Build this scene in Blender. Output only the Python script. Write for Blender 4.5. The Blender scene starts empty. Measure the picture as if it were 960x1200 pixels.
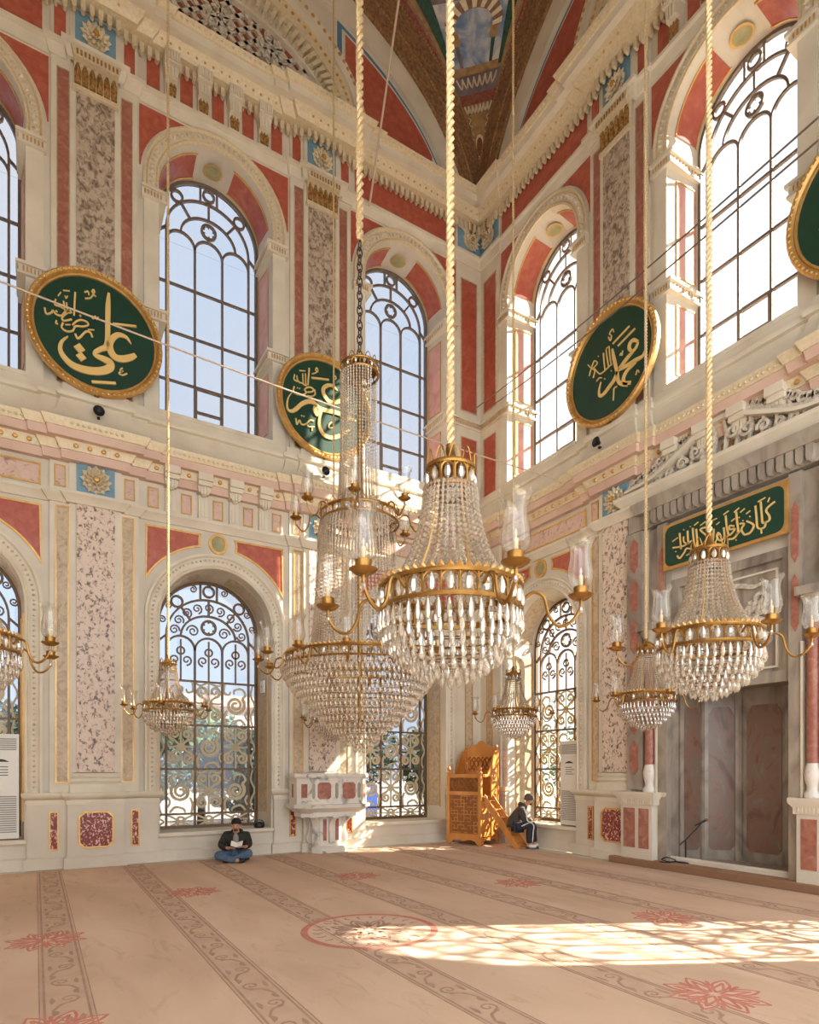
import bpy, math, random
from math import sin, cos, pi, sqrt, radians, atan2, hypot
from mathutils import Matrix, Vector
random.seed(7)
sc = bpy.context.scene
COL = sc.collection

# ------------------------------------------------------------------ camera
cam_d = bpy.data.cameras.new('camera')
cam = bpy.data.objects.new('camera', cam_d); COL.objects.link(cam)
cam_d.sensor_fit = 'HORIZONTAL'; cam_d.sensor_width = 36.0
cam_d.lens = 36.0 * 731.56 / 960.0
cam_d.shift_y = (901.3 - 600.0) / 960.0
cam_d.clip_start = 0.05; cam_d.clip_end = 500
cam.location = (-9.137, -11.922, 1.65)
cam.rotation_euler = (radians(90), 0, radians(59.077 - 90))
sc.camera = cam

# ------------------------------------------------------------------ sky, sun, exposure
sc.view_settings.view_transform = 'Standard'
sc.view_settings.look = 'None'
sc.view_settings.gamma = 1.0
sc.view_settings.use_curve_mapping = False
sc.view_settings.exposure = 0.0
sc.cycles.use_denoising = True
sc.cycles.max_bounces = 10
sc.cycles.diffuse_bounces = 5
sc.cycles.transparent_max_bounces = 24
sc.cycles.caustics_reflective = False
sc.cycles.caustics_refractive = False
sc.cycles.sample_clamp_indirect = 6.0
SKY = 3.5
world = bpy.data.worlds.new('sky'); sc.world = world
world.use_nodes = True
nt = world.node_tree; nt.nodes.clear()
wo = nt.nodes.new('ShaderNodeOutputWorld'); bg = nt.nodes.new('ShaderNodeBackground')
tc = nt.nodes.new('ShaderNodeTexCoord'); nz = nt.nodes.new('ShaderNodeTexNoise')
nz.inputs['Scale'].default_value = 2.2; nz.inputs['Detail'].default_value = 6
rp = nt.nodes.new('ShaderNodeValToRGB')
rp.color_ramp.elements[0].position = .40; rp.color_ramp.elements[0].color = (.77, .87, .98, 1)
rp.color_ramp.elements[1].position = .66; rp.color_ramp.elements[1].color = (1.0, .955, .90, 1)
nt.links.new(tc.outputs['Generated'], nz.inputs['Vector'])
nt.links.new(nz.outputs['Fac'], rp.inputs['Fac'])
nt.links.new(rp.outputs['Color'], bg.inputs['Color'])
bg.inputs['Strength'].default_value = SKY
nt.links.new(bg.outputs[0], wo.inputs[0])
sun_d = bpy.data.lights.new('sun', 'SUN'); sun = bpy.data.objects.new('sun', sun_d); COL.objects.link(sun)
sun_d.energy = 54.0; sun_d.angle = radians(.6); sun_d.color = (1.0, .93, .82)
sun.rotation_euler = Vector((-1.93, 1.0, -1.40)).to_track_quat('-Z', 'Y').to_euler()
sun.location = (20, -12, 18)

# ------------------------------------------------------------------ materials
def _m(name):
    m = bpy.data.materials.new(name); m.use_nodes = True
    n = m.node_tree.nodes; b = n['Principled BSDF']
    return m, m.node_tree, n, b
def srgb(r, g, b):
    f = lambda c: (c/255/12.92 if c/255 <= .04045 else ((c/255+.055)/1.055)**2.4)
    return (f(r), f(g), f(b), 1)
def pos_noise(t, n, scale, detail=4, stretch=(1,1,1), dist=0.0):
    g = n.new('ShaderNodeNewGeometry'); mp = n.new('ShaderNodeMapping'); mp.inputs['Scale'].default_value = stretch
    z = n.new('ShaderNodeTexNoise'); z.inputs['Scale'].default_value = scale; z.inputs['Detail'].default_value = detail
    z.inputs['Distortion'].default_value = dist
    t.links.new(g.outputs['Position'], mp.inputs['Vector']); t.links.new(mp.outputs[0], z.inputs['Vector'])
    return z
def ramp(t, n, src, stops):
    r = n.new('ShaderNodeValToRGB'); e = r.color_ramp.elements
    while len(e) < len(stops): e.new(.5)
    for k, (p, c) in enumerate(stops): e[k].position = p; e[k].color = c
    t.links.new(src, r.inputs['Fac']); return r
def plain(name, col, rough=.6, metal=0., col2=None, scale=3., bump=0., bscale=40., stretch=(1,1,1), spec=.5):
    m, t, n, b = _m(name)
    b.inputs['Roughness'].default_value = rough; b.inputs['Metallic'].default_value = metal
    b.inputs['Specular IOR Level'].default_value = spec
    if col2 is None: b.inputs['Base Color'].default_value = col
    else:
        z = pos_noise(t, n, scale, 5, stretch)
        r = ramp(t, n, z.outputs['Fac'], [(.35, col), (.65, col2)])
        t.links.new(r.outputs['Color'], b.inputs['Base Color'])
    if bump:
        z2 = pos_noise(t, n, bscale, 3); bp = n.new('ShaderNodeBump'); bp.inputs['Strength'].default_value = bump; bp.inputs['Distance'].default_value = .02
        t.links.new(z2.outputs['Fac'], bp.inputs['Height']); t.links.new(bp.outputs[0], b.inputs['Normal'])
    return m
def veined(name, stops, scale, dist=1.5, rough=.3, stretch=(1,1,1), detail=6):
    m, t, n, b = _m(name); b.inputs['Roughness'].default_value = rough
    z = pos_noise(t, n, scale, detail, stretch, dist)
    r = ramp(t, n, z.outputs['Fac'], stops); t.links.new(r.outputs['Color'], b.inputs['Base Color'])
    return m
M = {}
M['cream'] = plain('cream stone', srgb(222,212,195), .55, col2=srgb(208,197,179), scale=1.1)
M['cream2'] = plain('painted cream', srgb(228,218,198), .5, col2=srgb(216,204,182), scale=2)
M['carved'] = plain('carved pale stone', srgb(224,213,195), .6, col2=srgb(178,165,146), scale=16)
M['pink'] = plain('pink plaster', srgb(220,188,168), .55, col2=srgb(208,174,154), scale=1.6)
M['gold'] = plain('gilding', srgb(206,158,88), .40, .6, col2=srgb(222,178,108), scale=9)
M['giltcream'] = plain('gilded cream', srgb(216,196,158), .5, .12, col2=srgb(226,210,180), scale=22)
M['brass'] = plain('brass', srgb(170,128,66), .34, .85, col2=srgb(142,102,50), scale=14)
M['bronze'] = plain('bronze bar', srgb(108,84,60), .45, .3)
M['upbar'] = plain('window bar', srgb(122,106,94), .5, .1)
M['scroll'] = plain('grille scroll', srgb(196,180,148), .55, .1)
M['red'] = veined('red marble', [(.30, srgb(168,78,58)), (.5, srgb(180,90,70)), (.68, srgb(188,104,82)), (.78, srgb(198,126,104))], 7, .6, .38)
M['redstrip'] = veined('dusky red marble', [(.3, srgb(150,92,76)), (.52, srgb(168,108,90)), (.72, srgb(184,136,116))], 8, .8, .42)
M['pinkmarble'] = veined('pink marble', [(.35, srgb(206,146,134)), (.6, srgb(222,168,152))], 3, 1, .4)
M['tan'] = veined('tan marble', [(.3, srgb(170,148,118)), (.52, srgb(200,178,148)), (.7, srgb(212,190,162))], 6, 2, .4)
M['pinktan'] = veined('pale pink marble', [(.3, srgb(160,118,104)), (.42, srgb(212,180,164)), (.7, srgb(222,194,178))], 7, 2, .4)
M['granite'] = veined('speckled breccia', [(.33, srgb(104,86,74)), (.41, srgb(176,152,134)), (.47, srgb(220,198,178)), (.72, srgb(228,208,190))], 19, .6, .4, (1,1,.8), 5)
M['granite_up'] = veined('grey speckled breccia', [(.34, srgb(112,94,80)), (.46, srgb(166,146,126)), (.55, srgb(192,174,152)), (.75, srgb(204,186,164))], 13, .8, .45, (1,1,.8), 5)
M['porphyry'] = veined('red porphyry', [(.40, srgb(124,36,26)), (.54, srgb(140,46,34)), (.60, srgb(226,184,168))], 30, .5, .3, (1,1,.8), 3)
M['blue'] = plain('blue paint', srgb(128,166,184), .6, col2=srgb(112,150,170), scale=3)
M['blueband'] = plain('blue line paint', srgb(86,124,156), .6)
M['greendisc'] = plain('green disc paint', srgb(150,146,104), .5, col2=srgb(176,168,120), scale=6)
M['green'] = plain('dark green board', srgb(24,66,48), .42, col2=srgb(22,58,44), scale=2)
M['letter'] = plain('gilt letter', srgb(238,202,128), .45, .1)
M['white'] = plain('white plastic', srgb(232,228,220), .4)
M['grey'] = plain('grey slat', srgb(150,146,140), .5)
M['black'] = plain('black', srgb(22,22,24), .5)
M['rope'] = plain('gilt rope', srgb(222,196,150), .5, .15, col2=srgb(196,166,118), scale=60)
M['wire'] = plain('pale wire', srgb(206,182,158), .5)
M['iron'] = plain('dark chain', srgb(60,54,50), .45, .5)
M['brown'] = plain('painted brown', srgb(150,112,78), .6, col2=srgb(116,80,54), scale=10)
M['capital'] = plain('gilded capital', srgb(196,152,92), .45, .35, col2=srgb(134,92,44), scale=26)
M['wood'] = plain('honey wood', srgb(204,138,66), .4, col2=srgb(184,116,48), scale=5, stretch=(1,1,.25))
M['wood_shade'] = plain('honey wood groove shade', srgb(132,76,30), .5)  # darker copy of the wood, groove shade put into the colour
M['marble'] = veined('grey marble', [(.28, srgb(128,114,104)), (.48, srgb(160,148,134)), (.62, srgb(174,162,146)), (.8, srgb(148,134,122))], 1.6, 2.4, .3, (1,1,.5))
M['marble_red'] = veined('reddish grey marble', [(.28, srgb(112,84,72)), (.45, srgb(142,108,92)), (.58, srgb(130,114,102)), (.75, srgb(160,134,116))], 2.0, 2.8, .28, (1,1,.6))
M['marble_white'] = veined('white veined marble', [(.3, srgb(150,146,142)), (.45, srgb(226,218,206)), (.75, srgb(232,224,212))], 2.5, 2, .3)
M['glass'] = None
def glass_pane(name, tint, gl=.05):
    m, t, n, b = _m(name)
    n.remove(b); o = n['Material Output']
    tr = n.new('ShaderNodeBsdfTransparent'); tr.inputs['Color'].default_value = tint
    g = n.new('ShaderNodeBsdfGlossy'); g.inputs['Roughness'].default_value = .03; g.inputs['Color'].default_value = (.9,.93,1,1)
    mx = n.new('ShaderNodeMixShader'); mx.inputs['Fac'].default_value = gl
    t.links.new(tr.outputs[0], mx.inputs[1]); t.links.new(g.outputs[0], mx.inputs[2]); t.links.new(mx.outputs[0], o.inputs['Surface'])
    return m
M['pane'] = glass_pane('window glass', (.475,.495,.53,1))  # tint dims the daylight outside to balance it with the room
M['paneclear'] = glass_pane('pale window glass', (.66,.655,.64,1))  # paler tint, glare of the niche-wall windows put into the colour
def shade_glass():
    m, t, n, b = _m('glass shade'); n.remove(b); o = n['Material Output']
    tr = n.new('ShaderNodeBsdfTransparent'); tr.inputs['Color'].default_value = (.93,.92,.90,1)
    g = n.new('ShaderNodeBsdfGlossy'); g.inputs['Roughness'].default_value = .08; g.inputs['Color'].default_value = (.9,.88,.84,1)
    lw = n.new('ShaderNodeLayerWeight'); lw.inputs['Blend'].default_value = .38
    ma = n.new('ShaderNodeMath'); ma.operation = 'MULTIPLY_ADD'; ma.inputs[1].default_value = .55; ma.inputs[2].default_value = .05
    mx = n.new('ShaderNodeMixShader'); t.links.new(lw.outputs['Facing'], ma.inputs[0]); t.links.new(ma.outputs[0], mx.inputs['Fac'])
    t.links.new(tr.outputs[0], mx.inputs[1]); t.links.new(g.outputs[0], mx.inputs[2]); t.links.new(mx.outputs[0], o.inputs['Surface'])
    return m
M['shade'] = shade_glass()
def crystal(name):
    m, t, n, b = _m(name); n.remove(b); o = n['Material Output']
    gl = n.new('ShaderNodeBsdfTransparent'); gl.inputs['Color'].default_value = (.86,.82,.76,1)
    gs = n.new('ShaderNodeBsdfGlossy'); gs.inputs['Roughness'].default_value = .10; gs.inputs['Color'].default_value = (.93,.90,.85,1)
    df = n.new('ShaderNodeBsdfDiffuse'); df.inputs['Color'].default_value = srgb(226,214,196)
    m1 = n.new('ShaderNodeMixShader'); m1.inputs['Fac'].default_value = .42
    m2 = n.new('ShaderNodeMixShader'); m2.inputs['Fac'].default_value = .10
    t.links.new(gl.outputs[0], m1.inputs[1]); t.links.new(gs.outputs[0], m1.inputs[2])
    t.links.new(m1.outputs[0], m2.inputs[1]); t.links.new(df.outputs[0], m2.inputs[2]); t.links.new(m2.outputs[0], o.inputs['Surface'])
    return m
M['crystal'] = crystal('cut crystal')

# ------------------------------------------------------------------ mesh helpers
class MB:
    def __init__(s): s.v = []; s.f = []
    def add(s, vs, fs):
        k = len(s.v); s.v += [tuple(p) for p in vs]; s.f += [tuple(i + k for i in f) for f in fs]; return s
    def box(s, a, b):
        (x0,y0,z0),(x1,y1,z1) = a, b
        return s.add([(x0,y0,z0),(x1,y0,z0),(x1,y1,z0),(x0,y1,z0),(x0,y0,z1),(x1,y0,z1),(x1,y1,z1),(x0,y1,z1)],
              [(3,2,1,0),(4,5,6,7),(0,1,5,4),(1,2,6,5),(2,3,7,6),(3,0,4,7)])
    def prism(s, poly, d0, d1):            # poly in (s,z), extruded along d
        n = len(poly)
        return s.add([(p[0], d0, p[1]) for p in poly] + [(p[0], d1, p[1]) for p in poly],
              [tuple(range(n)), tuple(range(2*n-1, n-1, -1))] + [(i, i+n, (i+1) % n + n, (i+1) % n) for i in range(n)])
    def plan(s, poly, z0, z1):             # poly in (x,y), extruded along z
        n = len(poly)
        return s.add([(p[0], p[1], z0) for p in poly] + [(p[0], p[1], z1) for p in poly],
              [tuple(range(n-1,-1,-1)), tuple(range(n, 2*n))] + [(i, (i+1) % n, (i+1) % n + n, i+n) for i in range(n)])
    def ring(s, outer, inner, d0, d1):     # frame between two outlines of equal length (s,z)
        n = len(outer)
        vs = [(p[0],d0,p[1]) for p in outer]+[(p[0],d1,p[1]) for p in outer]+[(p[0],d1,p[1]) for p in inner]+[(p[0],d0,p[1]) for p in inner]
        fs = []
        for i in range(n):
            j = (i+1) % n
            fs += [(i,i+n,j+n,j),(i+n,i+2*n,j+2*n,j+n),(i+2*n,i+3*n,j+3*n,j+2*n)]
        return s.add(vs, fs)
    def lathe(s, prof, n=12, c=(0,0,0), a0=0., a1=2*pi):   # prof (r,z) bottom -> top
        full = abs(a1-a0-2*pi) < 1e-6; m = n if full else n+1
        vs = []
        for r, z in prof:
            for i in range(m):
                a = a0+(a1-a0)*i/n; vs.append((c[0]+r*cos(a), c[1]+r*sin(a), c[2]+z))
        fs = []
        for k in range(len(prof)-1):
            for i in range(n):
                j = (i+1) % m; fs.append((k*m+i, k*m+j, (k+1)*m+j, (k+1)*m+i))
        return s.add(vs, fs)
    def tube(s, path, r, n=6, closed=False):
        P = [Vector(p) for p in path]; L = len(P); vs = []; up = None
        for i, p in enumerate(P):
            if closed: t = P[(i+1) % L]-P[i-1]
            else: t = P[min(i+1, L-1)]-P[max(i-1, 0)]
            t = t.normalized() if t.length > 1e-9 else Vector((0,0,1))
            if up is None: up = Vector((0,0,1)) if abs(t.z) < .9 else Vector((1,0,0))
            a = t.cross(up)
            if a.length < 1e-6: a = t.cross(Vector((1,.3,.2)))
            a.normalize(); b = a.cross(t).normalized(); up = b
            rr = r[i] if isinstance(r, (list, tuple)) else r
            for k in range(n):
                q = 2*pi*k/n; vs.append(p + a*(rr*cos(q)) + b*(rr*sin(q)))
        fs = []
        for i in range(L if closed else L-1):
            j = (i+1) % L
            for k in range(n):
                l = (k+1) % n; fs.append((i*n+k, i*n+l, j*n+l, j*n+k))
        if not closed: fs += [tuple(range(n-1,-1,-1)), tuple(range((L-1)*n, L*n))]
        return s.add(vs, fs)
    def stroke(s, pts, d0, d1, step=6, closed=False):   # pts (s,z,halfwidth): pen stroke in the s-z plane
        q = catmull(pts, step) if len(pts) > 2 else [tuple(p) for p in pts]
        lo, hi = [], []
        for i, p in enumerate(q):
            a = q[max(i-1,0)]; b = q[min(i+1,len(q)-1)]
            tx, tz = b[0]-a[0], b[1]-a[1]; l = hypot(tx,tz) or 1
            nx, nz_ = -tz/l, tx/l; w = p[2]
            lo.append((p[0]-nx*w, p[1]-nz_*w)); hi.append((p[0]+nx*w, p[1]+nz_*w))
        n = len(q); vs = []
        for i in range(n):
            vs += [(lo[i][0],d0,lo[i][1]),(hi[i][0],d0,hi[i][1]),(hi[i][0],d1,hi[i][1]),(lo[i][0],d1,lo[i][1])]
        fs = []
        for i in range(n-1):
            k = 4*i; l = k+4
            fs += [(k+2,k+3,l+3,l+2),(k+1,k+2,l+2,l+1),(k+3,k,l,l+3)]
        fs += [(0,1,2,3),(4*n-4,4*n-1,4*n-2,4*n-3)]
        return s.add(vs, fs)
    def sweep(s, path, prof, capped=True):   # plan path (s,d) with mitred offsets; prof (dd,z)
        n = len(path); off = []
        for i in range(n):
            ns = []
            for a, b in ((i-1,i),(i,i+1)):
                if a < 0 or b >= n: continue
                tx, ty = path[b][0]-path[a][0], path[b][1]-path[a][1]; l = hypot(tx,ty)
                ns.append((-ty/l, tx/l))
            if len(ns) == 1: off.append(ns[0])
            else:
                mx, my = ns[0][0]+ns[1][0], ns[0][1]+ns[1][1]; k = mx*ns[0][0]+my*ns[0][1]
                off.append((mx/k, my/k))
        m = len(prof); vs = []
        for i in range(n):
            for dd, z in prof: vs.append((path[i][0]+off[i][0]*dd, path[i][1]+off[i][1]*dd, z))
        fs = [(i*m+k, (i+1)*m+k, (i+1)*m+k+1, i*m+k+1) for i in range(n-1) for k in range(m-1)]
        if capped: fs += [tuple(range(m)), tuple(range(n*m-1, (n-1)*m-1, -1))]
        return s.add(vs, fs)
    def arch(s, path, prof):     # path of (s,z,ns,nz) points with in-plane normals; prof (n offset, d)
        m = len(prof); n = len(path); vs = []
        for x, z, nx, nz_ in path:
            for o, d in prof: vs.append((x+nx*o, d, z+nz_*o))
        fs = [(i*m+k, (i+1)*m+k, (i+1)*m+k+1, i*m+k+1) for i in range(n-1) for k in range(m-1)]
        fs += [tuple(range(m)), tuple(range(n*m-1, (n-1)*m-1, -1))]
        return s.add(vs, fs)
    def bead(s, c, r, rz=None, n=6):     # faceted bipyramid bead
        rz = rz or r; x,y,z = c
        vs = [(x,y,z+rz)] + [(x+r*cos(2*pi*i/n), y+r*sin(2*pi*i/n), z) for i in range(n)] + [(x,y,z-rz)]
        fs = [(0,1+i,1+(i+1) % n) for i in range(n)] + [(n+1,1+(i+1) % n,1+i) for i in range(n)]
        return s.add(vs, fs)
    def mesh(s, name, mat, smooth=True, ang=38):
        me = bpy.data.meshes.new(name); me.from_pydata(s.v, [], s.f); me.update()
        if mat is not None: me.materials.append(M[mat] if isinstance(mat, str) else mat)
        if smooth:
            me.polygons.foreach_set('use_smooth', [True]*len(me.polygons)); me.set_sharp_from_angle(angle=radians(ang))
        return me
def catmull(pts, step=6):
    out = []; n = len(pts)
    for i in range(n-1):
        p0, p1, p2, p3 = pts[max(i-1,0)], pts[i], pts[i+1], pts[min(i+2,n-1)]
        for k in range(step):
            t = k/step
            out.append(tuple(.5*((2*b)+(c-a)*t+(2*a-5*b+4*c-d)*t*t+(3*b-a-3*c+d)*t**3) for a,b,c,d in zip(p0,p1,p2,p3)))
    out.append(tuple(pts[-1])); return out
def put(name, me, parent=None, loc=(0,0,0), rz=0., sc_=None, kind=None):
    o = bpy.data.objects.new(name, me); COL.objects.link(o)
    o.location = loc
    if rz: o.rotation_euler = (0,0,rz)
    if sc_: o.scale = sc_
    if parent is not None: o.parent = parent
    if kind: o['kind'] = kind
    return o
def tag(o, label=None, cat=None, group=None, kind=None):
    if label: o['label'] = label
    if cat: o['category'] = cat
    if group: o['group'] = group
    if kind: o['kind'] = kind
    return o
def thing(name, label, cat, loc=(0,0,0), rz=0., group=None):
    o = put(name, None, None, loc, rz); o.empty_display_size = .2
    return tag(o, label, cat, group)
CACHE = {}
def shared(key, fn, mat, **kw):
    if key not in CACHE: CACHE[key] = fn().mesh(key, mat, **kw)
    return CACHE[key]
def rect(x0, x1, z0, z1): return [(x0,z0),(x1,z0),(x1,z1),(x0,z1)]
def inset(poly, w):
    n = len(poly); out = []
    ar = sum(poly[i][0]*poly[(i+1)%n][1]-poly[(i+1)%n][0]*poly[i][1] for i in range(n)); sg = 1 if ar > 0 else -1
    for i in range(n):
        a, b, c = poly[i-1], poly[i], poly[(i+1) % n]
        def nrm(p, q):
            tx, tz = q[0]-p[0], q[1]-p[1]; l = hypot(tx,tz) or 1e-9; return (-tz/l*sg, tx/l*sg)
        n1, n2 = nrm(a,b), nrm(b,c); mx, mz = n1[0]+n2[0], n1[1]+n2[1]; k = mx*n1[0]+mz*n1[1]
        if abs(k) < .25: k = .25
        out.append((b[0]+mx/k*w, b[1]+mz/k*w))
    return out
def panel(parent, key, poly, loc, mat, gold=.022, d=0., name='panel', proud=.012, fr='gold'):
    """a stone panel with its gilt border, set in the wall"""
    if gold:
        o = put(name, shared(key+'_p', lambda: MB().prism(inset(poly, gold*.9), d-.02, d+proud*.4), mat), parent, loc)
        put('gilt_border', shared(key+'_b', lambda: MB().ring(poly, inset(poly, gold), d-.02, d+proud+.006), fr), o)
    else:
        o = put(name, shared(key+'_p', lambda: MB().prism(poly, d-.02, d+proud), mat), parent, loc)
    return o

# ------------------------------------------------------------------ the room shell
P = 4.13; C1, C2, C3 = P/2, 1.5*P, 2.5*P; SL = 3*P
TOP = 19.4; DEP = .80
LW = dict(W=1.03, Wb=.97, zb=.48, zc=4.37)      # lower window opening
UW = dict(W=1.05, Wb=.97, zb=8.05, zc=12.2)     # upper window opening
def arch_pts(W, zc, n=24, a0=0, a1=pi): return [(W*cos(a0+(a1-a0)*i/n), zc+W*sin(a0+(a1-a0)*i/n)) for i in range(n+1)]
def wall_mesh(lower, upper, niche, length, sun_block):
    m = MB()
    def q(s0, s1, z0, z1): m.add([(s0,0,z0),(s1,0,z0),(s1,0,z1),(s0,0,z1)], [(0,1,2,3)])
    def opening(c, o, z0, z1):
        W, Wb, zb, zc = o['W'], o['Wb'], o['zb'], o['zc']
        q(c-P/2, c-W, z0, z1); q(c+W, c+P/2, z0, z1); q(c-W, c+W, z0, zb)
        a = arch_pts(W, zc)
        for i in range(len(a)-1):
            (x0,y0),(x1,y1) = a[i], a[i+1]
            m.add([(c+x1,0,y1),(c+x0,0,y0),(c+x0,0,z1),(c+x1,0,z1)], [(0,1,2,3)])
        f = [(W,zb)] + a + [(-W,zb)]; b = [(Wb,zb+.02)] + arch_pts(Wb, zc) + [(-Wb,zb+.02)]; n = len(f)
        m.add([(c+x,0,z) for x,z in f] + [(c+x,-DEP,z) for x,z in b], [(i,(i+1)%n,(i+1)%n+n,i+n) for i in range(n)])
    MID = 7.4
    for c in (C1, C2, C3):
        if c in lower: opening(c, LW, 0, MID)
        elif c == niche:
            q(c-P/2, c-.98, 0, MID); q(c+.98, c+P/2, 0, MID); q(c-.98, c+.98, 4.78, MID)
        else: q(c-P/2, c+P/2, 0, MID)
        if c in upper: opening(c, UW, MID, TOP)
        else: q(c-P/2, c+P/2, MID, TOP)
    if sun_block: q(SL, SL+sun_block, 0, TOP)  # unseen run past the room, added to block the sun
    return m
W_L = put('wall_left', wall_mesh((C1,C2,C3), (C1,C2,C3), None, SL, 0).mesh('wall_left', 'cream', smooth=False), None, (0,0,0), pi, kind='structure')
W_R = put('wall_right', wall_mesh((C1,C3), (C1,C2), C2, SL, 8.0).mesh('wall_right', 'cream', smooth=False), None, (0,0,0), -pi/2, (1,-1,1), kind='structure')
W_L['label'] = 'cream and red marble wall with the tall arched windows'
W_R['label'] = 'cream and red marble wall holding the prayer niche'
put('wall_side', MB().box((-SL-.3,-SL,0),(-SL,.0,TOP)).mesh('wall_side','cream'), kind='structure')
put('upper_light_baffle', MB().box((-SL,-SL-.3,9.5),(0,-SL,TOP)).mesh('upper_light_baffle','cream'), kind='structure')  # unseen upper wall, open below, added to dim the zone under the vault
put('floor', MB().box((-SL,-SL-8,-.2),(1.3,1.0,-.012)).mesh('floor','cream'), kind='structure')
put('ceiling', MB().box((-SL,-SL-8,TOP),(.9,.9,TOP+.2)).mesh('ceiling','cream'), kind='structure')

PATH = []
def ressaut(steps, corner):       # steps: list of (half width, offset) from wide to narrow
    pth = [(0, corner[1]), (corner[0], corner[1]), (corner[0], 0)]
    for p in (P, 2*P):
        for h, o in steps: 
            prev = pth[-1][1]; pth += [(p-h, prev), (p-h, o)]
        for k in range(len(steps)-1, -1, -1):
            h, o = steps[k]; nxt = steps[k-1][1] if k else 0
            pth += [(p+h, o), (p+h, nxt)]
    pth.append((SL, 0)); return pth
PA = ressaut([(.68,.06),(.41,.13)], (.76,.06))
PB = ressaut([(1.0,.08),(.43,.19)], (1.0,.08))
PU = ressaut([(.66,.05),(.40,.14)], (.76,.05))
def along(path, step, dd):     # evenly spaced points on the front runs of a stepped path
    out = []
    for a, b in zip(path, path[1:]):
        if abs(a[1]-b[1]) < 1e-6:
            L = b[0]-a[0]; n = max(1, round(L/step))
            out += [(a[0]+(i+.5)*L/n, a[1]+dd) for i in range(n)]
    return out
def dome(m, c, r, n=6):   # little hemispherical stud facing +d
    x, y, z = c
    vs = [(x, y+r*.8, z)] + [(x+r*.7*cos(2*pi*i/n), y+r*.55, z+r*.7*sin(2*pi*i/n)) for i in range(n)] + [(x+r*cos(2*pi*i/n), y, z+r*sin(2*pi*i/n)) for i in range(n)]
    m.add(vs, [(0,1+i,1+(i+1)%n) for i in range(n)] + [(1+i,1+n+i,1+n+(i+1)%n,1+(i+1)%n) for i in range(n)])
ROS = None
def rosette_mesh():
    m = MB()
    for ring, (r0, r1, n, d) in enumerate(((.12,.245,12,.03),(.06,.19,12,.06),(.02,.11,8,.085))):
        for k in range(n):
            a = 2*pi*(k+.5*(ring%2))/n; ca, sa = cos(a), sin(a); w = pi*(r0+r1)/2/n*1.15
            pts = [(r0,0,d*.6),((r0+r1)/2,w,d),(r1,0,d+.02),((r0+r1)/2,-w,d),((r0+r1)/2,0,d+.035)]
            m.add([(u*ca-v*sa, h, u*sa+v*ca) for u,v,h in pts], [(0,1,4),(1,2,4),(2,3,4),(3,0,4)])
    m.prism([(.2*cos(2*pi*k/24), .2*sin(2*pi*k/24)) for k in range(24)], 0, .022)
    return m
def boss():
    m = MB(); n = 10
    vs = [(0,.13,0)] + [(.04*cos(2*pi*i/n),.12,.04*sin(2*pi*i/n)) for i in range(n)] + [(.06*cos(2*pi*i/n),.06,.06*sin(2*pi*i/n)) for i in range(n)]
    return m.add(vs, [(0,1+i,1+(i+1)%n) for i in range(n)] + [(1+i,1+n+i,1+n+(i+1)%n,1+(i+1)%n) for i in range(n)])
def rosette(parent, loc, mat='giltcream'):
    o = put('rosette', shared('rosette_'+mat, rosette_mesh, mat, smooth=False), parent, loc)
    put('boss', shared('rosette_boss', boss, 'gold'), o)
def spandrel(c_side, ztop, zc, r, x0, notch, n=12):
    """red spandrel outline beside an arch; notch = (zdisc, rdisc) or None"""
    a_side = math.acos(min(1, c_side/r)) if c_side < r else 0
    pts = [(c_side, zc+r*sin(a_side)), (c_side, ztop)]
    if notch:
        zd, rd = notch
        pts.append((sqrt(max(0,rd*rd-(ztop-zd)**2)), ztop))
        b1 = math.asin(max(-1,min(1,(ztop-zd)/rd)))
        zlow = zc+sqrt(r*r-(rd*.93)**2); b0 = math.asin(max(-1,min(1,(zlow-zd)/rd)))
        for k in range(1, 6):
            b = b1+(b0-b1)*k/6; pts.append((rd*cos(b), zd+rd*sin(b)))
        xs = rd*cos(b0)
    else:
        xs = sqrt(max(.01, r*r-(ztop-zc)**2)); pts.append((xs, ztop))
    a_in = math.acos(xs/r)
    for k in range(0 if notch else 1, n): 
        a = a_in+(a_side-a_in)*k/n; pts.append((r*cos(a), zc+r*sin(a)))
    return pts[::-1]
def mirror(poly): return [(-x,z) for x,z in poly][::-1]
def octo(w, h, k): return [(-w+k,-h),(w-k,-h),(w,-h+k),(w,h-k),(w-k,h),(-w+k,h),(-w,h-k),(-w,-h+k)]
def arc_path(r, zc, a0, a1, n): return [(r*cos(a0+(a1-a0)*i/n), zc+r*sin(a0+(a1-a0)*i/n), cos(a0+(a1-a0)*i/n), sin(a0+(a1-a0)*i/n)) for i in range(n+1)]
def jamb_x(o, d): return o['W']-(o['W']-o['Wb'])*(-d/DEP)      # the reveal narrows towards the glass
def cyl_patch(o, a0, a1, d0, d1, th, n=10):   # curved slab on an arch soffit
    m = MB(); vs = []; zc = o['zc']; r0, r1 = jamb_x(o, d0)+.004, jamb_x(o, d1)+.004
    for i in range(n+1):
        a = a0+(a1-a0)*i/n; ca, sa = cos(a), sin(a)
        vs += [(r0*ca,d0,zc+r0*sa),(r1*ca,d1,zc+r1*sa),((r1-th)*ca,d1,zc+(r1-th)*sa),((r0-th)*ca,d0,zc+(r0-th)*sa)]
    fs = [(4*i+k, 4*i+(k+1)%4, 4*i+4+(k+1)%4, 4*i+4+k) for i in range(n) for k in range(4)]
    return m.add(vs, fs + [(3,2,1,0),(4*n,4*n+1,4*n+2,4*n+3)])
def side_panel(o, sg, d0, d1, z0, z1, th):        # slab on a jamb, facing the opening
    x0, x1 = jamb_x(o, d0)+.004, jamb_x(o, d1)+.004
    return MB().plan([(sg*x0,d0),(sg*x1,d1),(sg*(x1-th),d1),(sg*(x0-th),d0)], z0, z1)
def join(a, b): return a.add(b.v, b.f)
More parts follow.
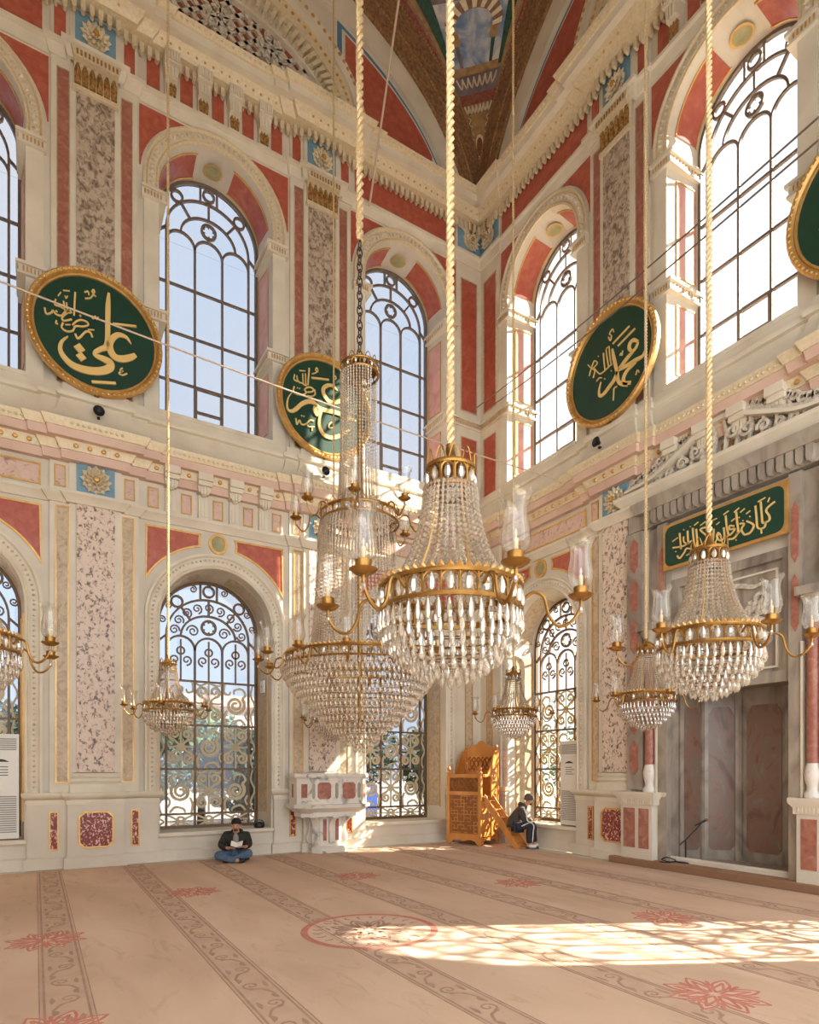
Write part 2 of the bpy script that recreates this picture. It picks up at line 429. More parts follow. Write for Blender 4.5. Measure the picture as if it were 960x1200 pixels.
def console():
    m = MB(); m.box((-.13,0,6.90),(.13,.30,7.04))
    m.prism([(-.12,6.82),(.12,6.82),(.12,6.90),(-.12,6.90)], 0, .25)
    m.prism([(-.10,6.72),(.10,6.72),(.12,6.82),(-.12,6.82)], 0, .18)
    for k in range(3): m.box((-.08+.055*k,.18,6.68),(-.08+.055*k+.04,.20,6.82))
    m.lathe([(0,-.05),(.05,-.03),(.06,0),(.05,.03),(0,.05)], 8, (0,.12,6.70))
    m.box((-.085,0,6.26),(.085,.07,6.70))
    for k in range(2): m.box((-.055+.06*k,.07,6.30),(-.015+.06*k,.085,6.64))
    return m
def console_up():
    m = MB(); m.box((-.13,0,14.20),(.13,.26,14.42))
    for k in range(6): m.box((-.12+.042*k,.26,14.23),(-.12+.042*k+.022,.285,14.40))
    m.prism([(-.10,13.98),(.10,13.98),(.12,14.20),(-.12,14.20)], 0, .19)
    for k in range(3): m.box((-.085+.06*k,.19,13.99),(-.085+.06*k+.04,.21,14.19))
    m.box((-.10,0,13.72),(.10,.10,13.98))
    return m
def decorate(W, lower, upper, mih):
    tagn = W.name
    # ---- long mouldings that follow the stepped plan
    def mould(name, path, prof, mat): return put(name, shared(name+mat+str(prof[0][1])+str(len(path)), lambda: MB().sweep(path, prof), mat), W)
    if True:
        mould('baseboard_moulding', PB, [(-.02,0),(.05,0),(.05,.17),(.02,.20),(-.02,.20)], 'cream')
        mould('string_course', PA, [(-.02,6.08),(.03,6.08),(.05,6.12),(.10,6.18),(.12,6.20),(.12,6.25),(-.02,6.25)], 'cream2')
        mould('cornice_fascia', PA, [(-.02,6.76),(.10,6.76),(.12,6.90),(-.02,6.90)], 'pink')
        mould('cornice_bead_band', PA, [(-.02,6.90),(.14,6.90),(.14,6.925),(.20,7.03),(-.02,7.03)], 'giltcream')
        mould('cornice_corona', PA, [(-.02,7.03),(.30,7.03),(.32,7.16),(-.02,7.16)], 'pink')
        mould('cornice_rope_band', PA, [(-.02,7.16),(.34,7.16),(.35,7.18),(.39,7.26),(.40,7.29),(-.02,7.29)], 'giltcream')
        mould('cove_moulding', PA, [(-.02,7.29),(.36,7.29),(.27,7.37),(.20,7.48),(.15,7.60),(.12,7.74),(.17,7.76),(.18,7.80),(.17,7.85),(.10,7.88),(.09,8.0),(-.02,8.02)], 'cream2')
        mould('upper_string_course', PU, [(-.02,13.46),(.03,13.46),(.05,13.52),(.07,13.62),(.12,13.64),(.12,13.70),(-.02,13.70)], 'cream2')
        mould('upper_cornice_bed', PU, [(-.02,14.40),(.22,14.40),(.24,14.44),(.30,14.50),(.33,14.58),(-.02,14.58)], 'giltcream')
        mould('upper_cornice_corona', PU, [(-.02,14.58),(.46,14.58),(.48,14.70),(-.02,14.70)], 'cream2')
        mould('upper_cornice_rope_band', PU, [(-.02,14.70),(.52,14.70),(.56,14.76),(.58,14.80),(.30,14.92),(.0,15.05),(-.02,15.05)], 'giltcream')
        def studs(path, step, dd, z, r, n):
            m = MB()
            for s, d in along(path, step, dd): dome(m, (s,d,z), r, n)
            return m
        put('gilt_studs', shared('studs_low', lambda: studs(PA,.19,.165,6.97,.042,7), 'gold'), W, kind='stuff')
        put('rope_beads', shared('beads_low', lambda: studs(PA,.085,.37,7.225,.030,5), 'giltcream'), W, kind='stuff')
        put('gilt_studs', shared('studs_up', lambda: studs(PU,.15,.275,14.49,.03,5), 'gold'), W, kind='stuff')
        put('rope_beads', shared('beads_up', lambda: studs(PU,.10,.55,14.75,.034,5), 'giltcream'), W, kind='stuff')
        def tongues():
            m = MB()
            for s, d in along(PU, .13, 0):
                m.prism([(s-.036,14.27),(s-.024,14.235),(s,14.22),(s+.024,14.235),(s+.036,14.27),(s+.036,14.41),(s-.036,14.41)], d+.04, d+.12)
            return m
        put('tongue_drops', shared('tongues', tongues, 'giltcream'), W, kind='stuff')
    # ---- bays
    for c, kind in ((C1,'side'), (C2,'mid'), (C3,'side')):
        if c in lower:
            put('archivolt', shared('archivolt_low', lambda: MB().arch([(1.03,1.25,1,0)]+arc_path(1.03,4.37,0,pi,28)+[(-1.03,1.25,-1,0)],
                [(0,-.03),(0,.03),(.035,.055),(.06,.03),(.10,.05),(.16,.05),(.19,.03),(.22,.07),(.26,.07),(.26,-.01)]), 'cream2'), W, (c,0,0))
            def leaves():
                m = MB()
                pts = [(1.165,1.35+.085*k,1,0) for k in range(36)] + arc_path(1.165,4.37,.03,pi-.03,44) + [(-1.165,4.33-.085*k,-1,0) for k in range(36)]
                for x,z,nx,nz_ in pts:
                    tx, tz = -nz_, nx
                    q = [(x+nx*.035,z+nz_*.035),(x+tx*.03,z+tz*.03),(x-nx*.035,z-nz_*.035),(x-tx*.03,z-tz*.03)]
                    m.add([(a,.045,b) for a,b in q]+[(x,.075,z)], [(0,1,4),(1,2,4),(2,3,4),(3,0,4)])
                return m
            put('leaf_carving', shared('archivolt_leaves', leaves, 'carved', smooth=False), W, (c,0,0), kind='stuff')
            for sg in (1,-1):
                sp = spandrel(1.27, 6.01, 4.38, 1.42, 0, (5.87,.33)); sp = sp if sg > 0 else mirror(sp)
                panel(W, 'spandrel_low%d' % sg, sp, (c,0,0), 'red', .035, name='spandrel_panel')
                # marble strips on the jambs and a soffit panel
                o = put('jamb_panel', shared('jl_p%d' % sg, lambda: side_panel(LW, sg, -.62,-.2, .8, 4.2, .012), 'tan'), W, (c,0,0))
                put('gilt_border', shared('jl_b%d' % sg, lambda: join(side_panel(LW, sg, -.645,-.62, .78, 4.22, .02), side_panel(LW, sg, -.20,-.175, .78, 4.22, .02)), 'gold'), o)
                a0, a1 = (.12,1.30) if sg > 0 else (pi-1.30,pi-.12)
                put('soffit_panel', shared('sl_p%d' % sg, lambda: cyl_patch(LW,a0,a1,-.62,-.2,.012), 'tan'), W, (c,0,0))
            d = MB().prism([(.13*cos(2*pi*k/20),5.87+.15*sin(2*pi*k/20)) for k in range(20)], -.01, .012)
            o = put('green_disc', shared('disc_low', lambda: d, 'greendisc'), W, (c,0,0))
            put('gilt_ring', shared('disc_low_ring', lambda: MB().ring([(.175*cos(2*pi*k/24),5.87+.195*sin(2*pi*k/24)) for k in range(24)],[(.125*cos(2*pi*k/24),5.87+.145*sin(2*pi*k/24)) for k in range(24)],0,.03), 'gold'), o)
            # sill and apron
            put('sill', shared('sill_low', lambda: MB().box((-1.06,-.78,.44),(1.06,.07,.50)), 'cream2'), W, (c,0,0))
        # frieze of the lower cornice
        if kind == 'mid':
            for k in range(4):
                put('console', shared('console', console, 'cream2'), W, (c-.855+.57*k,0,0))
            for k in range(5):
                panel(W, 'frieze_small', rect(-.095,.095,6.32,6.68), (c-1.14+.57*k,0,0), 'pinktan', .022, name='frieze_panel')
        else:
            panel(W, 'frieze_long', rect(-1.26,1.26,6.33,6.68), (c,0,0), 'pinktan', .03, name='frieze_panel')
        # ---- upper bay
        if c in upper:
            put('archivolt', shared('archivolt_up', lambda: MB().arch([(1.05,11.96,1,0)]+arc_path(1.05,12.2,0,pi,28)+[(-1.05,11.96,-1,0)],
                [(0,-.03),(0,.04),(.03,.05),(.05,.03),(.06,.05),(.19,.05),(.20,.03),(.23,.07),(.26,.07),(.26,-.01)]), 'giltcream'), W, (c,0,0))
            def eggs():
                m = MB()
                for x,z,nx,nz_ in [(1.175,12.0,1,0),(1.175,12.1,1,0)]+arc_path(1.175,12.2,0,pi,38)+[(-1.175,12.1,-1,0),(-1.175,12.0,-1,0)]:
                    tx, tz = -nz_, nx; q = []
                    for k in range(6):
                        a = 2*pi*k/6; u, v = .055*cos(a), .034*sin(a); q.append((x+nx*u+tx*v, .045, z+nz_*u+tz*v))
                    m.add(q+[(x,.085,z)], [(k,(k+1)%6,6) for k in range(6)])
                return m
            put('egg_carving', shared('archivolt_eggs', eggs, 'carved', smooth=False), W, (c,0,0), kind='stuff')
            for sg in (1,-1):
                sp = spandrel(1.37, 13.42, 12.2, 1.36, 0, None) if False else [(1.37,12.35),(1.37,13.42)] + [(1.36*cos(a),12.2+1.36*sin(a)) for a in [1.113-(1.113-.111)*k/10 for k in range(11)]]
                sp = sp[::-1] if sg > 0 else [(-x,z) for x,z in sp]
                panel(W, 'spandrel_up%d' % sg, sp, (c,0,0), 'red', 0, name='spandrel_panel')
                a0, a1 = (.16,1.22) if sg > 0 else (pi-1.22,pi-.16)
                o = put('soffit_panel', shared('su_p%d' % sg, lambda: cyl_patch(UW,a0,a1,-.62,-.16,.014), 'red'), W, (c,0,0))
                put('gilt_border', shared('su_b%d' % sg, lambda: join(cyl_patch(UW,a0-.02,a1+.02,-.645,-.62,.024), cyl_patch(UW,a0-.02,a1+.02,-.16,-.135,.024)), 'gold'), o)
                for z0, z1, kk in ((8.35,9.5,'a'),(10.0,11.6,'b')):
                    o = put('jamb_panel', shared('ju_p%s%d' % (kk,sg), lambda: side_panel(UW, sg, -.62,-.2, z0, z1, .012), 'pinkmarble'), W, (c,0,0))
                    put('gilt_border', shared('ju_b%s%d' % (kk,sg), lambda: join(join(side_panel(UW, sg, -.64,-.62, z0-.02, z1+.02, .02), side_panel(UW, sg, -.2,-.18, z0-.02, z1+.02, .02)), join(side_panel(UW, sg, -.62,-.2, z0-.02, z0, .02), side_panel(UW, sg, -.62,-.2, z1, z1+.02, .02))), 'gold'), o)
                put('jamb_pilaster', shared('jp%d' % sg, lambda: MB().box((min(sg*1.05,sg*1.30),-.01,8.0),(max(sg*1.05,sg*1.30),.045,11.76)), 'cream2'), W, (c,0,0))
                for z in (9.64,11.76):
                    def imp():
                        m = MB()
                        a, b = (.95,1.34) if sg > 0 else (-1.34,-.95)
                        for k,(e,z0,z1) in enumerate(((.02,0,.04),(.0,.04,.15),(.04,.15,.20))):
                            m.box((a-(e if sg>0 else 0), -.78, z+z0),(b+(e if sg<0 else 0), .08+e, z+z1))
                        return m
                    o = put('impost', shared('imp%d_%s' % (sg,z), imp, 'cream2'), W, (c,0,0))
                    def dent():
                        m = MB()
                        for k in range(6): x = sg*(1.02+.053*k); m.box((x-.012,.08,z+.05),(x+.012,.088,z+.14))
                        for k in range(9): y = -.66+.08*k; m.box((min(sg*.95,sg*.942),y-.014,z+.05),(max(sg*.95,sg*.942),y+.014,z+.14))
                        return m
                    put('gilt_flutes', shared('dent%d_%s' % (sg,z), dent, 'gold'), o, kind='stuff')
            def crown_disc(r, a, d):
                m = MB(); n = 18; vs = []
                for k in range(n):
                    u, v = r*cos(2*pi*k/n), r*sin(2*pi*k/n)*.92; th = pi/2+u/1.0
                    vs.append(((1.0-d)*cos(th), -.39+v, 12.2+(1.0-d)*sin(th)))
                return m.add(vs, [tuple(range(n))])
            o = put('green_disc', shared('disc_up', lambda: crown_disc(.15,0,.022), 'greendisc'), W, (c,0,0))
            put('gilt_ring', shared('disc_up_ring', lambda: crown_disc(.185,0,.016), 'gold'), o)
            put('sill', shared('sill_up', lambda: MB().box((-1.06,-.78,8.0),(1.06,.10,8.07)), 'cream2'), W, (c,0,0))
        # upper frieze
        if kind == 'mid':
            for k in range(4):
                o = put('console', shared('console_up', console_up, 'cream2'), W, (c-.855+.57*k,0,0))
                def leaf():
                    m = MB()
                    for q in range(3): m.prism([(-.08+.055*q,13.74),(-.035+.055*q,13.74),(-.02+.055*q,13.9),(-.057+.055*q,13.97),(-.09+.055*q,13.9)], .10, .125)
                    return m
                put('gilt_leaf', shared('console_up_leaf', leaf, 'capital'), o)
            for k in range(5):
                panel(W, 'frieze_up_small', rect(-.11,.11,13.77,14.34), (c-1.14+.57*k,0,0), 'red', 0, name='frieze_panel')
        else:
            panel(W, 'frieze_up_long', rect(-1.28,1.28,13.76,14.33), (c,0,0), 'red', 0, name='frieze_panel')
    # ---- piers
    for p in (P, 2*P):
        put('pedestal', shared('pedestal', lambda: MB().box((-1.0,-.01,0),(1.0,.08,1.14)).box((-.43,.05,0),(.43,.19,1.14)), 'cream'), W, (p,0,0))
        put('pedestal_cap', shared('pedestal_cap', lambda: MB().sweep([(-1.0,-.0),(-1.0,.08),(-.43,.08),(-.43,.19),(.43,.19),(.43,.08),(1.0,.08),(1.0,-.0)],
            [(-.06,1.06),(.02,1.06),(.02,1.14),(.04,1.15),(.07,1.20),(.08,1.22),(.08,1.26),(-.06,1.26)]), 'cream2'), W, (p,0,0))
        panel(W, 'ped_oct', [(x,.635+z) for x,z in octo(.27,.31,.09)], (p,0,0), 'porphyry', .03, d=.19, name='porphyry_panel')
        for sg in (1,-1):
            panel(W, 'ped_small', rect(-.07,.07,.31,.95), (p+sg*.62,0,0), 'porphyry', .022, d=.08, name='porphyry_panel')
            panel(W, 'pier_strip', rect(-.10,.10,1.42,6.03), (p+sg*.50,0,0), 'tan', .022, d=.06, name='marble_strip')
            panel(W, 'pier_frieze', rect(-.085,.085,6.34,6.70), (p+sg*.53,0,0), 'pinktan', .02, d=.06, name='frieze_panel')
            panel(W, 'pier_strip_up', rect(-.095,.095,8.08,13.30), (p+sg*.485,0,0), 'redstrip', .012, d=.05, name='marble_strip', fr='tan')
            panel(W, 'pier_frieze_up', rect(-.085,.085,13.80,14.33), (p+sg*.53,0,0), 'red', 0, d=.05, name='frieze_panel')
        put('pilaster', shared('pilaster', lambda: MB().box((-.68,-.01,1.26),(.68,.06,6.78)).box((-.40,.05,1.26),(.40,.10,6.78)), 'cream2'), W, (p,0,0))
        put('shaft', shared('shaft', lambda: MB().box((-.29,.09,1.60),(.29,.135,6.13)), 'granite'), W, (p,0,0))
        put('shaft_base', shared('shaft_base', lambda: MB().sweep([(-.34,.05),(-.34,.12),(.34,.12),(.34,.05)],
            [(-.05,1.26),(.05,1.26),(.05,1.40),(.02,1.42),(.045,1.45),(.045,1.49),(.01,1.51),(.03,1.54),(.03,1.58),(-.05,1.60)]), 'cream2'), W, (p,0,0))
        o = put('blue_panel', shared('blue_low', lambda: MB().box((-.29,.10,6.27),(.29,.128,6.76)), 'blue'), W, (p,0,0))
        rosette(W, (p,.13,6.52))
        put('pilaster_up', shared('pilaster_up', lambda: MB().box((-.66,-.01,7.98),(.66,.05,14.42)).box((-.385,.04,7.98),(.385,.085,13.4)).box((-.385,.04,13.6),(.385,.085,14.42)), 'cream2'), W, (p,0,0))
        put('shaft_up', shared('shaft_up', lambda: MB().box((-.29,.08,7.98),(.29,.115,13.02)), 'granite_up'), W, (p,0,0))
        def cap():
            m = MB(); m.box((-.35,.08,12.98),(.35,.16,13.06))
            m.box((-.33,.08,13.06),(.33,.14,13.46))
            m.prism([(-.33,13.44),(.33,13.44),(.38,13.60),(-.38,13.60)], .08, .25)
            return m
        o = put('capital', shared('capital', cap, 'giltcream'), W, (p,0,0))
        def acanthus():
            m = MB()
            for k in range(6):
                x = -.275+.11*k
                m.prism([(x-.045,13.08),(x+.045,13.08),(x+.05,13.3),(x+.02,13.42),(x-.02,13.42),(x-.05,13.3)], .14, .165)
                m.add([(x-.035,.165,13.1),(x+.035,.165,13.1),(x+.03,.165,13.38),(x-.03,.165,13.38),(x,.21,13.3)], [(0,1,4),(1,2,4),(2,3,4),(3,0,4)])
            for k in range(11): m.box((-.33+.06*k,.18,13.48),(-.33+.06*k+.03,.262,13.56))
            return m
        put('acanthus', shared('acanthus', acanthus, 'capital', smooth=False), o)
        put('blue_panel', shared('blue_up', lambda: MB().box((-.31,.08,13.72),(.31,.10,14.36)), 'blue'), W, (p,0,0))
        r = rosette(W, (p,.10,14.04))
    # ---- corner strips
    put('corner_pedestal', shared('corner_ped', lambda: MB().box((-.02,-.01,0),(1.0,.08,1.14)), 'cream'), W)
    put('corner_pedestal_cap', shared('corner_ped_cap', lambda: MB().sweep([(0,.08),(1.0,.08),(1.0,0)], [(-.04,1.06),(.02,1.06),(.02,1.14),(.07,1.20),(.08,1.26),(-.04,1.26)]), 'cream2'), W)
    put('corner_pilaster', shared('corner_pil', lambda: MB().box((-.02,-.01,1.26),(.76,.06,6.78)), 'cream2'), W)
    panel(W, 'corner_strip', rect(.30,.52,1.42,6.03), (0,0,0), 'tan', .022, d=.06, name='marble_strip')
    panel(W, 'corner_frieze', rect(.30,.50,6.34,6.70), (0,0,0), 'pinktan', .02, d=.06, name='frieze_panel')
    put('corner_pilaster_up', shared('corner_pil_up', lambda: MB().box((-.02,-.01,7.98),(.76,.05,14.42)), 'cream2'), W)
    panel(W, 'corner_red_a', rect(.17,.64,10.02,13.12), (0,0,0), 'red', .02, d=.05, name='marble_strip', fr='tan')
    panel(W, 'corner_red_b', rect(.17,.64,8.02,9.42), (0,0,0), 'red', .02, d=.05, name='marble_strip', fr='tan')
    put('impost', shared('corner_imp', lambda: MB().box((0,.04,9.64),(.80,.09,9.68)).box((0,.04,9.68),(.78,.075,9.79)).box((0,.04,9.79),(.82,.11,9.84)), 'cream2'), W)
    put('gilt_flutes', shared('corner_fl', lambda: (lambda m: [m.box((.1+.05*k,.075,9.69),(.122+.05*k,.085,9.78)) for k in range(14)] and m)(MB()), 'gold'), W, kind='stuff')
    put('blue_panel', shared('corner_blue', lambda: MB().box((.06,.04,13.70),(.72,.06,14.40)), 'blue'), W)
    rosette(W, (.36,.06,14.05))
decorate(W_L, (C1,C2,C3), (C1,C2,C3), None)
decorate(W_R, (C1,C3), (C1,C2), C2)

# ------------------------------------------------------------------ windows
def ell(a, b, zc, a0, a1, n, w): return [(a*cos(a0+(a1-a0)*i/n), zc+b*sin(a0+(a1-a0)*i/n), w) for i in range(n+1)]
def circ(x, z, r, w, n=14): return [(x+r*cos(2*pi*i/n), z+r*sin(2*pi*i/n), w) for i in range(n+1)]
COLS = [-.97,-.795,-.265,.265,.795,.97]
def frame_mesh(zb, zc):
    m = MB(); m.arch([(.97,zb,1,0)]+arc_path(.97,zc,0,pi,30)+[(-.97,zb,-1,0)], [(-.045,-.03),(-.045,.04),(.02,.04),(.02,-.03)])
    m.box((-.97,-.03,zb),(.97,.04,zb+.06)); return m
def bar_v(x, z0, z1, w=.020): return MB().box((x-w,-.022,z0),(x+w,.028,z1))
def tracery(zc, w=.019):
    m = MB(); D0, D1 = -.02, .026
    for x in (-.53,0,.53): m.stroke(ell(.265,.265,zc-.40,0,pi,12,w), D0, D1, 1) if False else m.stroke([(x+.265*cos(pi*i/12), zc-.40+.265*sin(pi*i/12), w) for i in range(13)], D0, D1, 1)
    m.stroke(ell(.53,.44,zc-.14,.06,pi-.06,16,w), D0, D1, 1)
    m.stroke(ell(.795,.76,zc-.14,-.0,pi,22,w), D0, D1, 1)
    for a in (pi/2, pi*.27, pi*.73):
        m.stroke([(.53*cos(a),zc-.14+.44*sin(a),w),(.795*cos(a),zc-.14+.76*sin(a),w)], D0, D1)
    for x, z in ((0,zc+.785),(.60,zc+.52),(-.60,zc+.52)):
        m.stroke(circ(x,z,.105,.020), D0, D1, 1)
    for sx in (-.16,.16): m.stroke([(sx,zc+.61,w),(sx,zc+.96,w)], D0, D1)
    m.stroke(circ(0,zc+.075,.135,.022,18), D0, D1, 1)
    for k in range(6):
        a = pi/6+k*pi/3; m.stroke([(.13*cos(a),zc+.075+.13*sin(a),.03),(.085*cos(a),zc+.075+.085*sin(a),.008)], D0, D1)
    for sg in (1,-1): m.stroke([(sg*.795,zc-.14,w),(sg*.97,zc-.30,w)], D0, D1)
    return m
def spiral(cx, cz, r, turns, a0, sg, w, n=20):
    return [(cx+r*(1-.82*i/n)*cos(a0+sg*turns*2*pi*i/n), cz+r*(1-.82*i/n)*sin(a0+sg*turns*2*pi*i/n), w*(1-.3*i/n)) for i in range(n+1)]
def scroll_a():
    m = MB(); D = (.0,.022)
    for sx in (1,-1):
        m.stroke([(sx*x,z,w) for x,z,w in spiral(.12,.24,.11,1.4,-pi/2,1,.028)], *D, 1)
        m.stroke([(sx*x,z,w) for x,z,w in spiral(.13,-.22,.115,1.5,pi/2,-1,.028)], *D, 1)
        m.stroke([(sx*.12,.13,.02),(sx*.03,.02,.022),(sx*.13,-.105,.02)], *D)
        m.stroke([(sx*.25,.40,.016),(sx*.16,.36,.018),(0,.42,.016)], *D)
        m.stroke([(sx*.25,.02,.014),(sx*.16,.0,.02),(sx*.03,.02,.02)], *D)
    m.stroke([(0,-.42,.016),(0,.42,.016)], *D); m.stroke(circ(0,.0,.06,.018), *D, 1)
    return m
def scroll_b():
    m = MB(); D = (.0,.022)
    m.stroke(spiral(0,.0,.19,2.0,pi*.75,1,.032,28), *D, 1)
    m.stroke([(-.134,.134,.024),(-.2,.22,.022),(-.12,.33,.02),(.02,.30,.02),(.03,.22,.014)], *D)
    m.stroke([(.2,-.42,.02),(.22,-.25,.022),(.17,-.12,.02)], *D); m.stroke([(-.2,-.40,.02),(-.1,-.30,.022),(.05,-.34,.02),(.08,-.41,.014)], *D)
    m.stroke([(.22,.42,.02),(.23,.25,.022),(.14,.2,.018),(.1,.27,.014)], *D)
    m.stroke([(-.24,-.1,.016),(-.2,-.2,.02),(-.24,-.3,.016)], *D)
    return m
def scroll_c():
    m = MB(); D = (.0,.022)
    m.stroke([(-.24,-.12,.018),(.24,.12,.018)], *D); m.stroke([(-.24,.12,.018),(.24,-.12,.018)], *D)
    m.stroke(circ(0,0,.08,.02), *D, 1); m.stroke([(-.25,0,.014),(.25,0,.014)], *D)
    return m
def scroll_head(zc):
    m = MB(); D = (.0,.022)
    for x in (-.53,0,.53):
        for sx in (1,-1): m.stroke([(x+sx*a,zc-.72+b,w) for a,b,w in spiral(.11,.12,.10,1.3,-pi/2,1,.017)], *D, 1)
        m.stroke([(x,zc-1.0,.016),(x,zc-.2,.016)], *D); m.stroke(circ(x,zc-.42,.07,.016), *D, 1)
    for k in range(9):
        a = pi*(.06+.88*k/8); x, z = .885*cos(a), zc-.02+.87*sin(a)
        if k not in (2,4,6): m.stroke(spiral(x,z,.075,1.5,a,1,.014,14), *D, 1)
        x, z = .66*cos(a), zc-.14+.60*sin(a); m.stroke(spiral(x,z,.10,1.5,a+pi,-1,.016,14), *D, 1)
    for sx in (1,-1): m.stroke([(sx*x,zc-.02+z,w) for x,z,w in spiral(.30,0,.12,1.6,0,1,.016)], *D, 1)
    return m
def make_window(n, W, c, low, label):
    zc = 4.37 if low else 12.2; zb = .50 if low else 8.07
    rows = [.50,.78,1.65,2.51,3.37] if low else [8.07,9.13,10.07,11.0]
    zs = zc-.14; bar = 'bronze' if low else 'upbar'; k = 'lo' if low else 'up'
    mt = W.matrix_basis.copy() if False else None
    o = put('window_%d' % n, shared('winframe_'+k, lambda: frame_mesh(zb,zc), bar), None)
    if W is W_L: o.location = (-c, .74, 0); o.rotation_euler = (0,0,pi)
    else: o.location = (.74, -c, 0); o.rotation_euler = (0,0,-pi/2); o.scale = (1,-1,1)
    tag(o, label, None, None, 'structure')
    for x in COLS[1:-1]:
        put('mullion', shared('mull_%s%.2f' % (k,x), lambda: bar_v(x, zb, zs if abs(x) > .5 else zc-.40), bar), o)
    for z in rows[1:]:
        put('transom', shared('trans_%s%.2f' % (k,z), lambda: MB().box((-.95,-.02,z-.019),(.95,.026,z+.019)), bar), o)
    put('tracery', shared('tracery_'+k, lambda: tracery(zc), bar), o)
    rr = rows+[zs-.26]
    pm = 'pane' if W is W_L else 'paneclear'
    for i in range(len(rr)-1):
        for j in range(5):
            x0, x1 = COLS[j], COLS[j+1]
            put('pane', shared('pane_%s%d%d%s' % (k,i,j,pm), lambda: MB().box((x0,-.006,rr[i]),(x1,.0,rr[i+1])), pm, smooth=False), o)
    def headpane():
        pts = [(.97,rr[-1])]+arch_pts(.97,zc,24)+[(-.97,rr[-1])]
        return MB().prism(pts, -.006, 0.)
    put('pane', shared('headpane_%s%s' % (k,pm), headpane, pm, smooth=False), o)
    if low:
        for i in range(4):
            for j in (1,2,3):
                x = (COLS[j]+COLS[j+1])/2; z = (rows[i]+rows[i+1])/2
                if i == 0: put('scroll', shared('scroll_c', scroll_c, 'scroll', smooth=False), o, (x,0,z))
                else: put('scroll', shared('scroll_a' if (i+j) % 2 else 'scroll_b', scroll_a if (i+j) % 2 else scroll_b, 'scroll', smooth=False), o, (x,0,z), sc_=(1 if j < 3 else -1,1,1))
            for j in (0,4):
                x = (COLS[j]+COLS[j+1])/2; z = (rows[i]+rows[i+1])/2; h = (rows[i+1]-rows[i])/2
                put('scroll', shared('scroll_edge%d' % (i == 0), lambda: MB().stroke([(0,-h,.012),(.04,-h*.5,.016),(-.04,0,.016),(.04,h*.5,.016),(0,h,.012)],0,.022), 'scroll', smooth=False), o, (x,0,z))
        put('head_scrolls', shared('scroll_head', lambda: scroll_head(zc), 'bronze', smooth=False), o)
    else:
        put('casement', shared('casement', lambda: MB().ring(rect(-.265,.265,8.10,9.13), rect(-.225,.225,8.15,9.09), -.02,.04).box((-.24,-.02,8.63),(.24,.035,8.67)), bar), o)
    return o
make_window(1, W_L, C1, True, 'bronze-barred lower arched window beside the wooden pulpit')
make_window(2, W_L, C2, True, 'bronze-barred lower arched window behind the man reading a book')
make_window(3, W_L, C3, True, 'bronze-barred lower arched window behind the white air conditioner')
make_window(4, W_L, C1, False, 'upper arched window beside the room corner')
make_window(5, W_L, C2, False, 'upper arched window between two green roundels')
make_window(6, W_L, C3, False, 'upper arched window beyond the first green roundel')
make_window(7, W_R, C1, True, 'glaring lower arched window beside the seated man with a phone')
make_window(8, W_R, C3, True, 'lower arched window that throws sunlight on the carpet')
make_window(9, W_R, C1, False, 'bright upper arched window next to the corner on the niche wall')
make_window(10, W_R, C2, False, 'bright upper arched window above the carved niche crest')

# ------------------------------------------------------------------ arches above the cornice
M['paintgold'] = plain('painted ochre', srgb(178,140,86), .6, col2=srgb(150,108,66), scale=9)
M['paintbrown'] = plain('painted umber ornament', srgb(122,84,60), .6, col2=srgb(164,124,84), scale=14)
M['paintred'] = plain('painted dark red', srgb(122,50,36), .6, col2=srgb(150,84,58), scale=16)
M['drape'] = plain('painted green drape', srgb(34,84,54), .6, col2=srgb(20,52,38), scale=7, stretch=(3,3,.4))
M['paintsky'] = veined('painted cloudy sky', [(.36, srgb(92,118,158)), (.5, srgb(150,162,180)), (.62, srgb(214,204,196))], 2.6, .6, .6)
M['paintmauve'] = plain('painted mauve', srgb(130,110,112), .6, col2=srgb(108,88,92), scale=6)
SC = 1.5*P
def E_(a, b, z0): return lambda t: (SC-a*cos(t), z0+b*sin(t))
def band(f, g, t0, t1, d0, d1, n=40):     # slab between two curves of the wall plane
    m = MB(); vs = []
    for i in range(n+1):
        t = t0+(t1-t0)*i/n; p, q = f(t), g(t)
        vs += [(p[0],d0,p[1]),(p[0],d1,p[1]),(q[0],d1,q[1]),(q[0],d0,q[1])]
    return m.add(vs, [(4*i+k, 4*i+(k+1)%4, 4*i+4+(k+1)%4, 4*i+4+k) for i in range(n) for k in range(4)])
